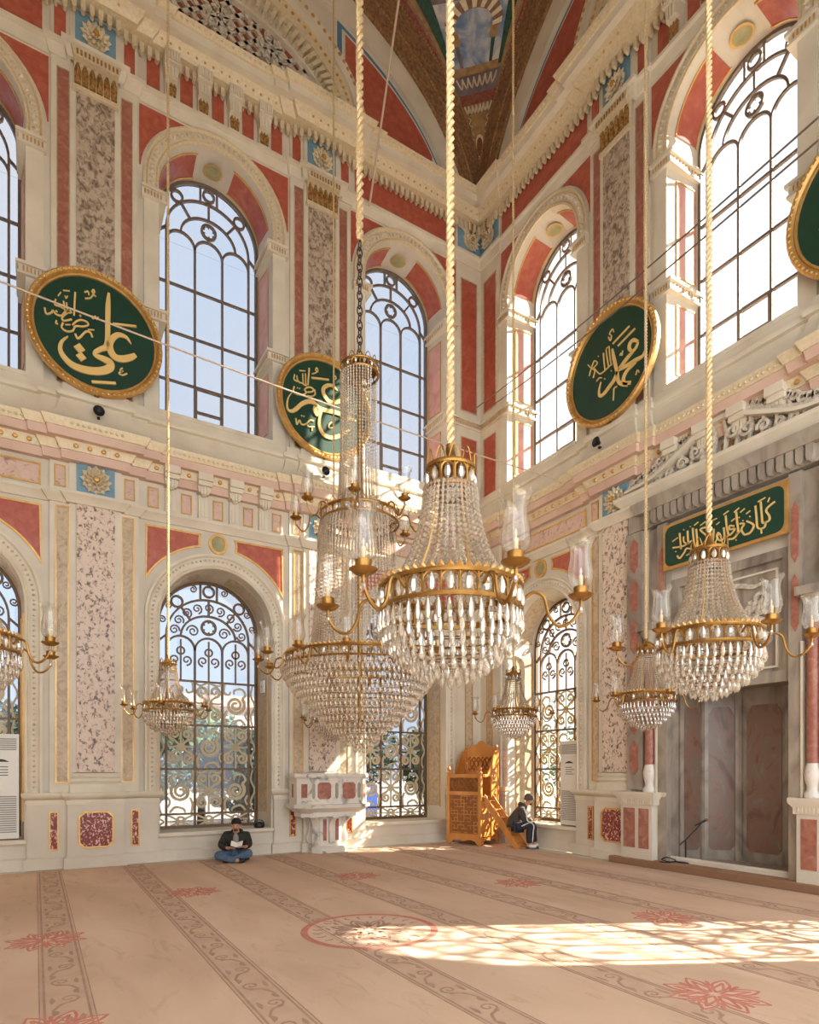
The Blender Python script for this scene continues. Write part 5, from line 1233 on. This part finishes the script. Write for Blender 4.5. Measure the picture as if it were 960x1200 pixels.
for x in (-.48,0,.48): put('grey_lozenge', shared('pulpit_loz', lambda: MB().prism([(a,1.23+b) for a,b in ((-.03,-.12),(0,-.16),(.03,-.12),(.03,.12),(0,.16),(-.03,.12))], .615, .63), 'marble', smooth=False), mp, (x,0,0))
for sx in (1,-1):
    put('side_lozenge', MB().box((sx*.735-.012,.16,1.1),(sx*.735+.012,.24,1.36)).mesh('side_lozenge','redstrip'), mp)
    put('corner_panel', MB().add([(sx*(.585),.572,1.10),(sx*.675,.49,1.10),(sx*.675,.49,1.36),(sx*.585,.572,1.36)],[(0,1,2,3)]).mesh('corner_panel','redstrip'), mp)
put('stem', MB().plan([(-.30,0),(-.30,.24),(-.22,.34),(.22,.34),(.30,.24),(.30,0)], .0, .76).mesh('stem','marble_white'), mp)
put('stem_foot', loop([(-.34,0),(-.34,.28),(-.24,.40),(.24,.40),(.34,.28),(.34,0)], [(-.1,0),(.03,0),(.03,.10),(.0,.13),(-.1,.15)]).mesh('stem_foot','marble_white'), mp)
for x in (-.13,.13): put('stem_panel', shared('pulpit_sp', lambda: MB().prism(rect(-.035,.035,.24,.66), .335, .352), 'redstrip'), mp, (x,0,0))
def bracket():
    m = MB(); prof = [(.0,.20),(.05,.18),(.10,.22),(.10,.34),(.06,.46),(.08,.58),(.16,.66),(.24,.70),(.24,.76),(.0,.76)]
    n = len(prof); return m.add([(-.05,d,z) for d,z in prof]+[(.05,d,z) for d,z in prof], [tuple(range(n)), tuple(range(2*n-1,n-1,-1))]+[(i,(i+1)%n,(i+1)%n+n,i+n) for i in range(n)])
bm = bracket().mesh('bracket','marble_white')
for x, y, a in ((0,.32,0),(-.28,.26,.7),(.28,.26,-.7),(-.30,.06,1.57),(.30,.06,-1.57)): put('scroll_bracket', bm, mp, (x,y,0), a)

# ------------------------------------------------------------------ wooden pulpit and its ladder
KA = radians(-67.2)
kp = thing('wooden_pulpit', 'carved honey-coloured wooden pulpit with a raised crested back', 'pulpit', (-1.1635,-.8965,.004), KA)
w, dp = .43, .80
def kput(name, mb, mat='wood', parent=kp, **kw): return put(name, mb.mesh(name, mat, **kw), parent)
for x in (-w, w-.07):
    for y in (0, dp-.07):
        kput('post', MB().box((x,y,0),(x+.07,y+.07,1.58 if y == 0 else 2.08)))
    kput('finial', MB().lathe([(.0,1.58),(.03,1.58),(.02,1.60),(.042,1.63),(.042,1.66),(.02,1.69),(.012,1.72),(0,1.73)], 12, (x+.035,.035,0)))
    kput('back_finial', MB().lathe([(0,2.08),(.025,2.08),(.018,2.10),(.035,2.13),(.03,2.16),(.01,2.19),(0,2.20)], 10, (x+.035,dp-.035,0)))
fa = kput('front_panel', MB().box((-w+.06,.03,.20),(w-.06,.06,1.54)))
for z in (.20,1.12,1.50): kput('front_rail', MB().box((-w+.05,.0,z-.04),(w-.05,.055,z+.04)))
def lattice_strips(x0, x1, z0, z1, y, diag):
    m = MB()
    if diag:
        n = 6
        for k in range(n):
            c = x0+(x1-x0)*(k+.5)/n; h = (x1-x0)/n*.95
            m.stroke([(c,z0,.008),(c+h,(z0+z1)/2,.009),(c,z1,.008)], y-.014, y, 5); m.stroke([(c,z0,.008),(c-h,(z0+z1)/2,.009),(c,z1,.008)], y-.014, y, 5)
    else:
        random.seed(3)
        nx, nz_ = 8, 10
        for i in range(nx+1):
            for j in range(nz_):
                if random.random() < .62: x = x0+(x1-x0)*i/nx; m.box((x-.008,y-.014,z0+(z1-z0)*j/nz_),(x+.008,y,z0+(z1-z0)*(j+1)/nz_))
        for j in range(nz_+1):
            for i in range(nx):
                if random.random() < .62: z = z0+(z1-z0)*j/nz_; m.box((x0+(x1-x0)*i/nx,y-.014,z-.008),(x0+(x1-x0)*(i+1)/nx,y,z+.008))
    return m
put('fretwork', lattice_strips(-w+.10,w-.10,.27,1.06,.03,False).mesh('fretwork','wood'), fa, kind='stuff')
put('interlace', lattice_strips(-w+.10,w-.10,1.19,1.44,.03,True).mesh('interlace','wood'), fa, kind='stuff')
kput('front_field', MB().box((-w+.08,.026,.25),(w-.08,.031,1.46)), 'wood_shade')
def apron(x0, x1):
    pts = [(x0,.16),(x0,.02),(x0+.05,.03),(x0+.09,.09),(x0+.18,.11)]; c = (x0+x1)/2
    pts += [(c-.08,.11),(c,.075),(c+.08,.11)] + [(x0+x1-a,b) for a,b in [(x0+.18,.11),(x0+.09,.09),(x0+.05,.03),(x0,.02),(x0,.16)]]
    return pts[::-1]
kput('apron', MB().prism(apron(-w+.06,w-.06), .005, .04))
def sidewise(m, x): m.v = [(x+y, s, z) for s, y, z in m.v]; return m
for sx, nm in ((-w, 0), (w-.035, 1)):
    kput('side_apron', sidewise(MB().prism(apron(.06,dp-.06), 0, .03), sx))
    if nm == 0: kput('side_panel', MB().box((sx,.06,.18),(sx+.03,dp-.06,1.50)))
    else:
        kput('side_panel', MB().box((sx,.06,.18),(sx+.03,dp-.06,.95)))
        kput('side_panel', MB().box((sx,.46,.95),(sx+.03,dp-.06,1.50)))
        kput('side_rail', MB().box((sx,.04,1.48),(sx+.035,dp-.04,1.54)))
    kput('wing', sidewise(MB().prism([(.30,1.54),(dp-.06,1.54),(dp-.06,2.06),(dp-.16,2.05)], 0, .03), sx))
kput('seat', MB().box((-w+.05,.05,1.02),(w-.05,dp-.05,1.06)))
kput('back_panel', MB().box((-w+.06,dp-.055,1.06),(w-.06,dp-.02,2.06)))
kput('back_interlace', lattice_strips(-w+.10,w-.10,1.62,1.92,dp-.055,True), kind=None) if False else put('back_interlace', lattice_strips(-w+.10,w-.10,1.62,1.92,dp-.055,True).mesh('back_interlace','wood'), kp, kind='stuff')
cr = [(-w+.03,2.04),(w-.03,2.04),(w-.05,2.10),(w-.16,2.14),(w-.24,2.20),(.10,2.21),(.05,2.27),(0,2.29),(-.05,2.27),(-.10,2.21),(-w+.24,2.20),(-w+.16,2.14),(-w+.05,2.10)]
kput('crest', MB().prism(cr, dp-.06, dp-.02))
kput('microphone_stalk', MB().tube([(-.02,.3,1.06),(-.03,.28,1.5),(-.07,.25,1.80)], .007, 5), 'grey')
kput('microphone_stalk', MB().tube([(.1,.3,1.06),(.12,.3,1.55),(.15,.3,1.68)], .006, 5), 'grey')
ld = thing('wooden_ladder', 'honey-coloured wooden step ladder leaning on the carved pulpit', 'ladder', (-1.1635,-.8965,.004), KA)
x0, z0, x1, z1 = .45, 1.06, 1.30, .0
for y in (.08,.42):
    put('rail', MB().add(*(lambda q: ([(a,y+e,b) for e in (0,.03) for a,b in q], [(0,1,2,3),(7,6,5,4)]+[(i,(i+1)%4,(i+1)%4+4,i+4) for i in range(4)]))([(x1-.13,0),(x1+.02,0),(x0+.03,z0+.04),(x0+.0,z0-.15)])).mesh('rail','wood'), ld)
for k in range(6):
    f = (k+.6)/6; x = x1+(x0-x1)*f; z = z1+(z0-z1)*f-.03
    put('tread', shared('ladder_tread', lambda: MB().box((-.08,.10,-.012),(.06,.43,.012)), 'wood'), ld, (x-.02,0,z))

# ------------------------------------------------------------------ small fittings
def aircon(label, place, s, d, z):
    o = place(thing('air_conditioner', label, 'air conditioner', group='white floor-standing air conditioners'), s, d, z)
    k = 'ac_'
    put('cabinet', shared(k+'body', lambda: MB().box((-.27,-.30,.02),(.27,.0,1.72)), 'white'), o)
    put('plinth', shared(k+'pl', lambda: MB().box((-.26,-.29,0),(.26,-.01,.03)), 'black'), o)
    put('front_door', shared(k+'door', lambda: MB().box((-.25,.0,.80),(.25,.012,1.42)), 'white'), o)
    for zz, n, st in ((1.46,6,.034),(.12,17,.036)):
        for q in range(n): put('louvre', shared(k+'lv', lambda: MB().box((-.235,-.005,0),(.235,.010,.017)), 'grey'), o, (0,0,zz+st*q))
    put('logo_mark', shared(k+'logo', lambda: MB().stroke([(-.13,1.27,.004),(-.02,1.29,.022),(.10,1.27,.004)],.010,.014), 'black'), o)
    for q, (a, b) in enumerate(((-.12,.06),(-.12,.11),(-.12,.05),(-.12,.10))): put('notice_line', shared(k+'nl%d' % q, lambda: MB().box((a,.011,1.18-.045*q),(b,.014,1.192-.045*q)), 'black'), o)
    return o
aircon('white louvred air conditioner on the sill between crystal chandelier and speckled pier', on_left, 9.64, -.10, .50)
aircon('white louvred air conditioner on the sill beside the man with a phone', on_right, 2.80, -.10, .50)
def speaker(label, place, s, z, d):
    o = place(thing('ceiling_speaker', label, 'speaker', group='small black horn speakers'), s, d, z)
    def horn():
        m = MB().lathe([(0,0),(.03,0),(.05,.05),(.085,.09),(.09,.10),(.078,.10),(.04,.06),(.0,.05)], 14)
        m.v = [(x, z_, -y) for x, y, z_ in m.v]; return m
    put('horn', shared('horn', horn, 'black'), o)
    put('bracket', shared('horn_b', lambda: MB().box((-.02,-.12,-.09),(.02,.02,-.06)), 'black'), o)
speaker('small black horn speaker below the roundel with the tall letter', on_left, 8.24, 7.56, .36)
speaker('small black horn speaker below the roundel beside the tall chandelier', on_left, 4.20, 7.56, .36)
speaker('small black horn speaker below the roundel on the niche wall', on_right, 3.98, 7.56, .36)
jb = on_left(thing('junction_box', 'small white switch box on the jamb behind the reading man', 'switch'), C2-.96, -.35, 3.30)
put('box', MB().box((-.03,-.10,-.12),(.01,.10,.12)).mesh('box','white'), jb); put('button', MB().box((.01,-.03,-.02),(.018,.03,.02)).mesh('button','grey'), jb)
bg_ = on_left(thing('hand_bag', 'small black bag left on the window sill behind the reader', 'bag'), 5.36, -.15, .50)
put('pouch', MB().lathe([(0,.0),(.09,.0),(.11,.03),(.10,.08),(.05,.11),(0,.115)], 12).mesh('pouch','black'), bg_); put('strap', MB().tube([(.1*cos(pi*i/8),0,.07+.08*sin(pi*i/8)) for i in range(9)], .008, 5).mesh('strap','black'), bg_)
ms = thing('microphone_stand', 'black boom microphone stand on the step of the prayer niche', 'microphone stand', (.02,-5.46,.115), radians(-30.9))
put('base', MB().lathe([(0,0),(.13,0),(.13,.015),(.03,.03),(0,.03)], 18).mesh('base','black'), ms)
put('pole', MB().tube([(0,0,.02),(0,0,.38)], .013, 8).mesh('pole','black'), ms)
put('boom', MB().tube([(-.10,0,.29),(0,0,.375),(.20,0,.58),(.26,0,.66)], .010, 6).mesh('boom','black'), ms)
mc = put('microphone', MB().tube([(.15,0,.61),(.26,0,.66),(.32,0,.69)], [.012,.016,.02], 8).mesh('microphone','black'), ms)
put('grille', MB().lathe([(0,-.028),(.02,-.02),(.028,0),(.02,.02),(0,.028)], 10, (.345,0,.70)).mesh('grille','brown'), mc)
put('cable', MB().tube(catmull([(0,.0,.01),(-.15,.05,.012),(-.28,-.02,.015),(-.36,.08,.04),(-.25,.12,.07),(-.15,.04,.03),(-.30,-.06,.012),(-.42,.02,.01)],5), .009, 5).mesh('cable','black'), ms)

# ------------------------------------------------------------------ people
M['skin'] = plain('skin', srgb(200,148,118), .5)
M['hair'] = plain('black hair', srgb(26,22,20), .7)
M['jacket1'] = plain('dark olive jacket', srgb(44,42,34), .75, col2=srgb(34,32,28), scale=12)
M['shirt'] = plain('grey shirt', srgb(150,146,138), .8)
M['jeans'] = plain('blue jeans', srgb(92,114,140), .85, col2=srgb(72,94,122), scale=14)
M['jacket2'] = plain('charcoal jacket', srgb(76,66,60), .8, col2=srgb(66,56,52), scale=12)
M['trousers'] = plain('navy track trousers', srgb(40,42,50), .8)
M['stripe'] = plain('white stripe', srgb(226,222,216), .7)
M['beanie'] = plain('grey knit beanie', srgb(104,92,84), .9, col2=srgb(84,74,68), scale=60)
M['beard'] = plain('brown beard', srgb(70,50,42), .8)
M['paper'] = plain('white paper', srgb(236,230,218), .7)
def skin(name, mat, verts, edges, parent, root=0, sub=2):
    me = bpy.data.meshes.new(name); me.from_pydata([v[0] for v in verts], edges, []); me.materials.append(M[mat])
    o = put(name, me, parent)
    sk = o.modifiers.new('skin', 'SKIN'); sk.use_smooth_shade = True
    for i, v in enumerate(verts):
        r = v[1] if isinstance(v[1], tuple) else (v[1], v[1])
        me.skin_vertices[0].data[i].radius = r; me.skin_vertices[0].data[i].use_root = (i == root)
    sb = o.modifiers.new('sub', 'SUBSURF'); sb.levels = sub; sb.render_levels = sub
    return o
def chain(V, E, start, pts):
    p = start
    for pos, r in pts: V.append((pos, r)); E.append((p, len(V)-1)); p = len(V)-1
    return p
def hand(V, E, wrist, c, fwd, up, s=1.):
    """palm and five bent fingers from the wrist vertex"""
    f, u = Vector(fwd).normalized(), Vector(up).normalized(); sd = f.cross(u); c = Vector(c)
    pm = chain(V, E, wrist, [(tuple(c), (.026*s,.016*s))])
    for k, L in enumerate((.060,.068,.064,.052)):
        b = c+f*.035*s+sd*((k-1.5)*.019*s)
        chain(V, E, pm, [(tuple(b), .0095*s), (tuple(b+f*L*.55*s-u*.008), .0085*s), (tuple(b+f*L*.8*s-u*.034*s), .0075*s)])
    t = c-sd*.028*s
    chain(V, E, pm, [(tuple(t), .010*s), (tuple(t+f*.035*s-sd*.012*s-u*.012*s), .0085*s)])
def ball(rx, ry, rz, c, n=14, k=9): 
    m = MB().lathe([(max(.0005,cos(-pi/2+pi*i/k)), sin(-pi/2+pi*i/k)) for i in range(k+1)], n); m.v = [(c[0]+x*rx, c[1]+y*ry, c[2]+z*rz) for x,y,z in m.v]; return m
RZ = radians(-30.9)
# --- the reader, cross-legged (local x = his left as seen, -y = towards the room)
p1 = thing('person', 'person in dark jacket and jeans sitting cross-legged reading a book', 'person', (-6.02,-.62,0), RZ+radians(6))
V = [((0,0,.13),.085)]; E = []
n = chain(V, E, 0, [((0,.01,.30),.09),((0,-.02,.43),.075),((.005,-.06,.53),.05),((.01,-.10,.575),.058),((.015,-.125,.635),.078),((.015,-.12,.685),.062)])
for sx, el, wr, hd, fw in ((-1,(-.25,-.07,.27),(-.10,-.25,.25),(-.04,-.31,.265),(.6,-.7,.2)),(1,(.22,-.07,.29),(.20,-.24,.27),(.16,-.31,.285),(-.4,-.8,.2))):
    s_ = chain(V, E, 2, [((sx*.15,0,.45),.045),(el,.040),(wr,.03)]); hand(V, E, s_, hd, fw, (0,.3,1))
for sx, kn, an, ft in ((-1,(-.29,-.28,.14),(.02,-.38,.055),(.12,-.40,.05)),(1,(.28,-.26,.17),(.0,-.30,.07),(-.10,-.32,.06))):
    chain(V, E, 0, [((sx*.10,-.03,.12),.085),(kn,.062),(an,.04),(ft,.035)])
skin('body', 'skin', V, E, p1)
V = [((0,.01,.10),.15)]; E = []
chain(V, E, 0, [((0,.02,.28),(.175,.14)),((0,.0,.42),(.18,.13)),((0,-.02,.50),(.12,.10))])
for sx, el, wr in ((-1,(-.26,-.07,.27),(-.12,-.23,.25)),(1,(.23,-.07,.29),(.20,-.21,.275))): chain(V, E, 2, [((sx*.18,0,.455),.085),(el,.080),(wr,.055)])
jk = skin('jacket', 'jacket1', V, E, p1)
put('shirt', ball(.055,.05,.11,(.01,-.105,.39)).mesh('shirt','shirt'), p1)
V = [((0,.0,.42),.03)]; E = []
chain(V, E, 0, [((-.10,.0,.48),.035),((-.06,.06,.53),.045),((.0,.085,.545),.05),((.07,.06,.53),.045),((.11,.0,.48),.035)]); skin('hood', 'jacket1', V[1:], [(a-1,b-1) for a,b in E[1:]], p1)
put('jacket_hem', MB().lathe([(.25,.0),(.24,.04),(.20,.14),(.16,.24)], 18, (-.02,.06,.005)).mesh('jacket_hem','jacket1'), p1)
V = [((0,.0,.11),(.13,.11))]; E = []
for sx, kn, an in ((-1,(-.30,-.28,.13),(.02,-.38,.06)),(1,(.29,-.26,.165),(.02,-.30,.075))): chain(V, E, 0, [((sx*.11,-.04,.12),.10),(kn,.078),(((kn[0]+an[0])/2,(kn[1]+an[1])/2-.02,(kn[2]+an[2])/2),.066),(an,.058),((an[0]-sx*.06,an[1],an[2]),.05)])
skin('jeans', 'jeans', V, E, p1)
for a, b in (((.05,-.37,.045),(.21,-.36,.05)),((-.06,-.31,.045),(-.19,-.34,.04))): skin('shoe', 'black', [(a,.042),(((a[0]+b[0])/2,(a[1]+b[1])/2,.042),.045),(b,.034)], [(0,1),(1,2)], p1)
put('hair', ball(.090,.098,.092,(.012,-.074,.690)).mesh('hair','hair'), p1)
put('beard', ball(.040,.024,.020,(.016,-.162,.562)).mesh('beard','beard'), p1)
put('nose', ball(.011,.018,.020,(.016,-.205,.625)).mesh('nose','skin'), p1)
for sx in (-1,1): put('eye', ball(.010,.006,.006,(.016+sx*.032,-.190,.648)).mesh('eye','hair'), p1); put('ear', ball(.010,.02,.028,(.015+sx*.080,-.11,.635)).mesh('ear','skin'), p1)
bk = thing('open_book', 'open white book in the hands of the cross-legged reader', 'book', tuple(p1.matrix_basis @ Vector((.07,-.345,.285))) if False else tuple(Matrix.Translation(p1.location) @ Matrix.Rotation(RZ+radians(6),4,'Z') @ Vector((.065,-.375,.275))), RZ+radians(6))
for sx in (-1,1):
    put('page_block', MB().add([(0,.0,.0),(sx*.10,-.01,.035),(sx*.10,.07,.105),(0,.08,.07),(0,-.006,.010),(sx*.098,-.018,.047),(sx*.098,.062,.117),(0,.074,.08)], [(3,2,1,0),(4,5,6,7),(0,1,5,4),(1,2,6,5),(2,3,7,6),(3,0,4,7)]).mesh('page_block','paper'), bk)
put('cover', MB().add([(-.105,-.008,.028),(0,.004,-.006),(.105,-.008,.028),(.105,.074,.10),(0,.086,.066),(-.105,.074,.10)], [(0,1,4,5),(1,2,3,4)]).mesh('cover','black'), bk)
# --- the man with a phone, in profile (local x = the way he faces)
p2 = thing('person', 'person in grey beanie and striped tracksuit sitting on the ladder with phone', 'person', (-.54,-1.82,.004), RZ)
V = [((.02,0,.44),.08)]; E = []
chain(V, E, 0, [((.03,0,.60),.09),((.13,0,.79),.08),((.235,0,.885),.05),((.285,0,.93),.058),((.335,0,.985),.08),((.325,0,1.03),.07)])
for sy, el, wr, hd in ((-1,(.19,-.20,.585),(.39,-.10,.585),(.45,-.06,.60)),(1,(.22,.20,.60),(.41,.06,.585),(.46,.02,.60))):
    s_ = chain(V, E, 2, [((.13,sy*.15,.78),.045),(el,.040),(wr,.03)]); hand(V, E, s_, hd, (1,-sy*.3,.15), (0,-sy*.2,1))
for sy, kn, an, ft in ((-1,(.33,-.13,.49),(.31,-.12,.09),(.42,-.13,.04)),(1,(.44,.10,.49),(.46,.10,.09),(.57,.11,.04))):
    chain(V, E, 0, [((.06,sy*.09,.43),.070),(kn,.052),(((kn[0]+an[0])/2-.02,kn[1],.30),.052),(an,.038),(ft,.034)])
skin('body', 'skin', V, E, p2)
V = [((-.01,0,.40),(.13,.15))]; E = []
chain(V, E, 0, [((.0,0,.48),(.145,.17)),((.02,0,.58),(.135,.16)),((.12,0,.78),(.12,.165)),((.215,0,.865),.09),((.265,0,.905),.07)])
for sy, el, wr in ((-1,(.18,-.215,.585),(.36,-.11,.585)),(1,(.21,.215,.60),(.38,.07,.585))): chain(V, E, 3, [((.13,sy*.17,.78),.078),(el,.066),(wr,.046)])
skin('jacket', 'jacket2', V, E, p2)
skin('hood', 'jacket2', [((.19,-.09,.88),.045),((.15,-.06,.90),.055),((.135,0,.91),.065),((.15,.06,.90),.055),((.19,.09,.88),.045)], [(0,1),(1,2),(2,3),(3,4)], p2)
put('sleeve_stripe', MB().tube(catmull([(.17,-.235,.83),(.215,-.265,.72),(.235,-.28,.60),(.30,-.225,.555),(.38,-.155,.56)],5), .014, 6).mesh('sleeve_stripe','stripe'), p2)
V = [((.03,0,.43),(.13,.12))]; E = []
for sy, kn, an in ((-1,(.33,-.13,.49),(.31,-.12,.09)),(1,(.44,.10,.49),(.46,.10,.09))): chain(V, E, 0, [((.08,sy*.10,.44),.10),(kn,.080),(((kn[0]+an[0])/2-.02,kn[1],.30),.072),(an,.066)])
skin('trousers', 'trousers', V, E, p2)
put('leg_stripe', MB().tube(catmull([(.13,-.215,.47),(.30,-.205,.54),(.38,-.20,.48),(.37,-.195,.34),(.36,-.18,.14)],5), .012, 6).mesh('leg_stripe','stripe'), p2)
for a, b in (((.28,-.125,.05),(.45,-.13,.035)),((.44,.10,.05),(.60,.11,.035))):
    skin('shoe', 'stripe', [(a,.045),(((a[0]+b[0])/2,a[1],.045),.046),(b,.036)], [(0,1),(1,2)], p2)
    put('sole', MB().box((a[0]-.05,a[1]-.045,0),(b[0]+.05,a[1]+.045,.018)).mesh('sole','black'), p2)
put('beanie', MB().lathe([(.098,-.01),(.104,.01),(.102,.04),(.092,.08),(.066,.115),(.03,.132),(0,.135)], 16, (.322,0,1.005)).mesh('beanie','beanie'), p2)
put('beard', ball(.034,.050,.030,(.352,0,.915)).mesh('beard','beard'), p2)
put('nose', ball(.020,.011,.018,(.425,0,.985)).mesh('nose','skin'), p2)
for sy in (-1,1): put('eye', ball(.006,.010,.006,(.405,sy*.03,1.0)).mesh('eye','hair'), p2); put('ear', ball(.02,.010,.028,(.325,sy*.082,.98)).mesh('ear','skin'), p2)
ph = thing('phone', 'small dark phone held by the man in the beanie', 'phone', tuple(Matrix.Translation(p2.location) @ Matrix.Rotation(RZ,4,'Z') @ Vector((.52,-.03,.60))), RZ)
put('case', MB().box((-.05,-.035,.0),(.06,.035,.010)).mesh('case','black'), ph); put('screen', MB().box((-.045,-.031,.010),(.055,.031,.0115)).mesh('screen','grey'), ph)

# ------------------------------------------------------------------ outside the windows
M['paving'] = plain('pale paving', srgb(190,180,165), .9, col2=srgb(170,160,146), scale=.8)
M['leaf'] = plain('dark leaves', srgb(30,46,24), .6, col2=srgb(50,68,36), scale=1.5)
M['leaf2'] = plain('light leaves', srgb(96,116,70), .6, col2=srgb(70,92,52), scale=1.5)
M['bark'] = plain('bark', srgb(96,80,66), .9)
M['facade'] = plain('pale pink facade', srgb(220,200,186), .8)
M['winblue'] = plain('blue-grey facade window', srgb(110,124,140), .3)  # blue-grey colour of the far window panes
M['redcloth'] = plain('red cloth', srgb(206,52,60), .7)
M['yellow'] = plain('yellow flowers', srgb(214,196,80), .7)
M['bluepaint'] = plain('blue board', srgb(64,96,170), .6)
put('ground', MB().box((-60,1.0,-.72),(60,90,-.6)).box((1.4,-60,-.72),(60,1.0,-.6)).mesh('ground','paving'), kind='structure')
def tree(label, x, y, h, r, leaf, n=2200):
    o = thing('garden_tree', label, 'tree', (x,y,-.6), 0, 'trees outside the windows')
    put('trunk', MB().tube([(0,0,0),(.05,.02,h*.35),(-.03,.04,h*.7)], [.16,.12,.06], 7).mesh('trunk','bark'), o)
    m = MB()
    for k in range(n):
        a, b, q = random.uniform(0,2*pi), random.uniform(-1,1), random.random()**.4
        cx, cy, cz = r*q*cos(a)*sqrt(1-b*b), r*q*sin(a)*sqrt(1-b*b), h*.66+h*.36*q*b
        s = random.uniform(.09,.2); t = Vector((random.uniform(-1,1),random.uniform(-1,1),random.uniform(-1,1))).normalized(); u = t.orthogonal().normalized()
        c = Vector((cx,cy,cz)); m.add([c-t*s,c+u*s*.45,c+t*s,c-u*s*.45], [(0,1,2,3)])
    put('foliage', m.mesh('foliage', leaf, smooth=False), o, kind='stuff')
    return o
for i, (x, y, h, r, l) in enumerate(((-10.6,7,4.2,1.6,'leaf'),(-7.2,5.5,3.6,1.3,'leaf'),(-4.2,10.5,4.4,1.7,'leaf2'),(-4.0,6.0,3.4,1.3,'leaf'),(-.6,8.2,4.0,1.5,'leaf'),(2.6,12,4.6,1.9,'leaf'),(-8.6,12,4.4,1.9,'leaf'),(3.0,6.5,3.8,1.4,'leaf2'))):
    tree(['dense dark tree outside behind the bronze grilles', 'paler loose tree outside behind the bronze grilles'][l == 'leaf2'], x, y, h, r, l)
for x, y, h, r in ((7,2.5,3.6,1.3),(9,6.5,4.2,1.6),(6.5,-1.0,3.2,1.1)):
    tree('pale sunlit tree outside the glaring corner window', x, y, h, r, 'leaf2', 500)
bd = thing('apartment_building', 'pale pink building far beyond the garden trees', 'building', (2,30,-.6))
put('facade', MB().box((-9,0,0),(9,6,6.4)).mesh('facade','facade'), bd)
put('roof', MB().prism([(-9.4,6.4),(9.4,6.4),(8.6,7.1),(-8.6,7.1)], -.4, 6.4).mesh('roof','pink'), bd)
for i in range(7):
    for j in range(2): put('window_pane', shared('far_window', lambda: MB().box((-.5,-.06,0),(.5,.02,1.5)), 'winblue'), bd, (-7.5+2.5*i,0,1.2+2.7*j))
fl = thing('red_flag', 'red flag on a white pole seen through the bronze grille', 'flag', (-7.0,3.2,-.6))
put('pole', MB().tube([(0,0,0),(0,0,2.6)], .03, 8).mesh('pole','white'), fl)
put('cloth', MB().add([(x*.1+.02, .05*sin(x*1.3+z), 2.45-.14*z) for z in range(8) for x in range(4)], [(z*4+x,z*4+x+1,z*4+x+5,z*4+x+4) for z in range(7) for x in range(3)]).mesh('cloth','redcloth'), fl)
fb = thing('flower_bed', 'low yellow flower bed outside behind the reader', 'flower bed', (-5.5,3.4,-.6))
put('kerb', MB().box((-1.2,-.3,0),(1.2,.3,.45)).mesh('kerb','paving'), fb)
def blooms():
    m = MB()
    for k in range(160): m.bead((random.uniform(-1.15,1.15),random.uniform(-.27,.27),.5+random.uniform(0,.3)), .05, .05, 5)
    return m
put('blooms', blooms().mesh('blooms','yellow'), fb, kind='stuff')
sb = thing('notice_board', 'blue notice board on posts outside the window by the pulpit', 'sign', (-1.2,4.0,-.6))
for x in (-.4,.4): put('post', MB().box((x-.03,-.03,0),(x+.03,.03,1.9)).mesh('post','grey'), sb)
put('board', MB().box((-.5,-.04,.9),(.5,-.01,1.8)).mesh('board','bluepaint'), sb)
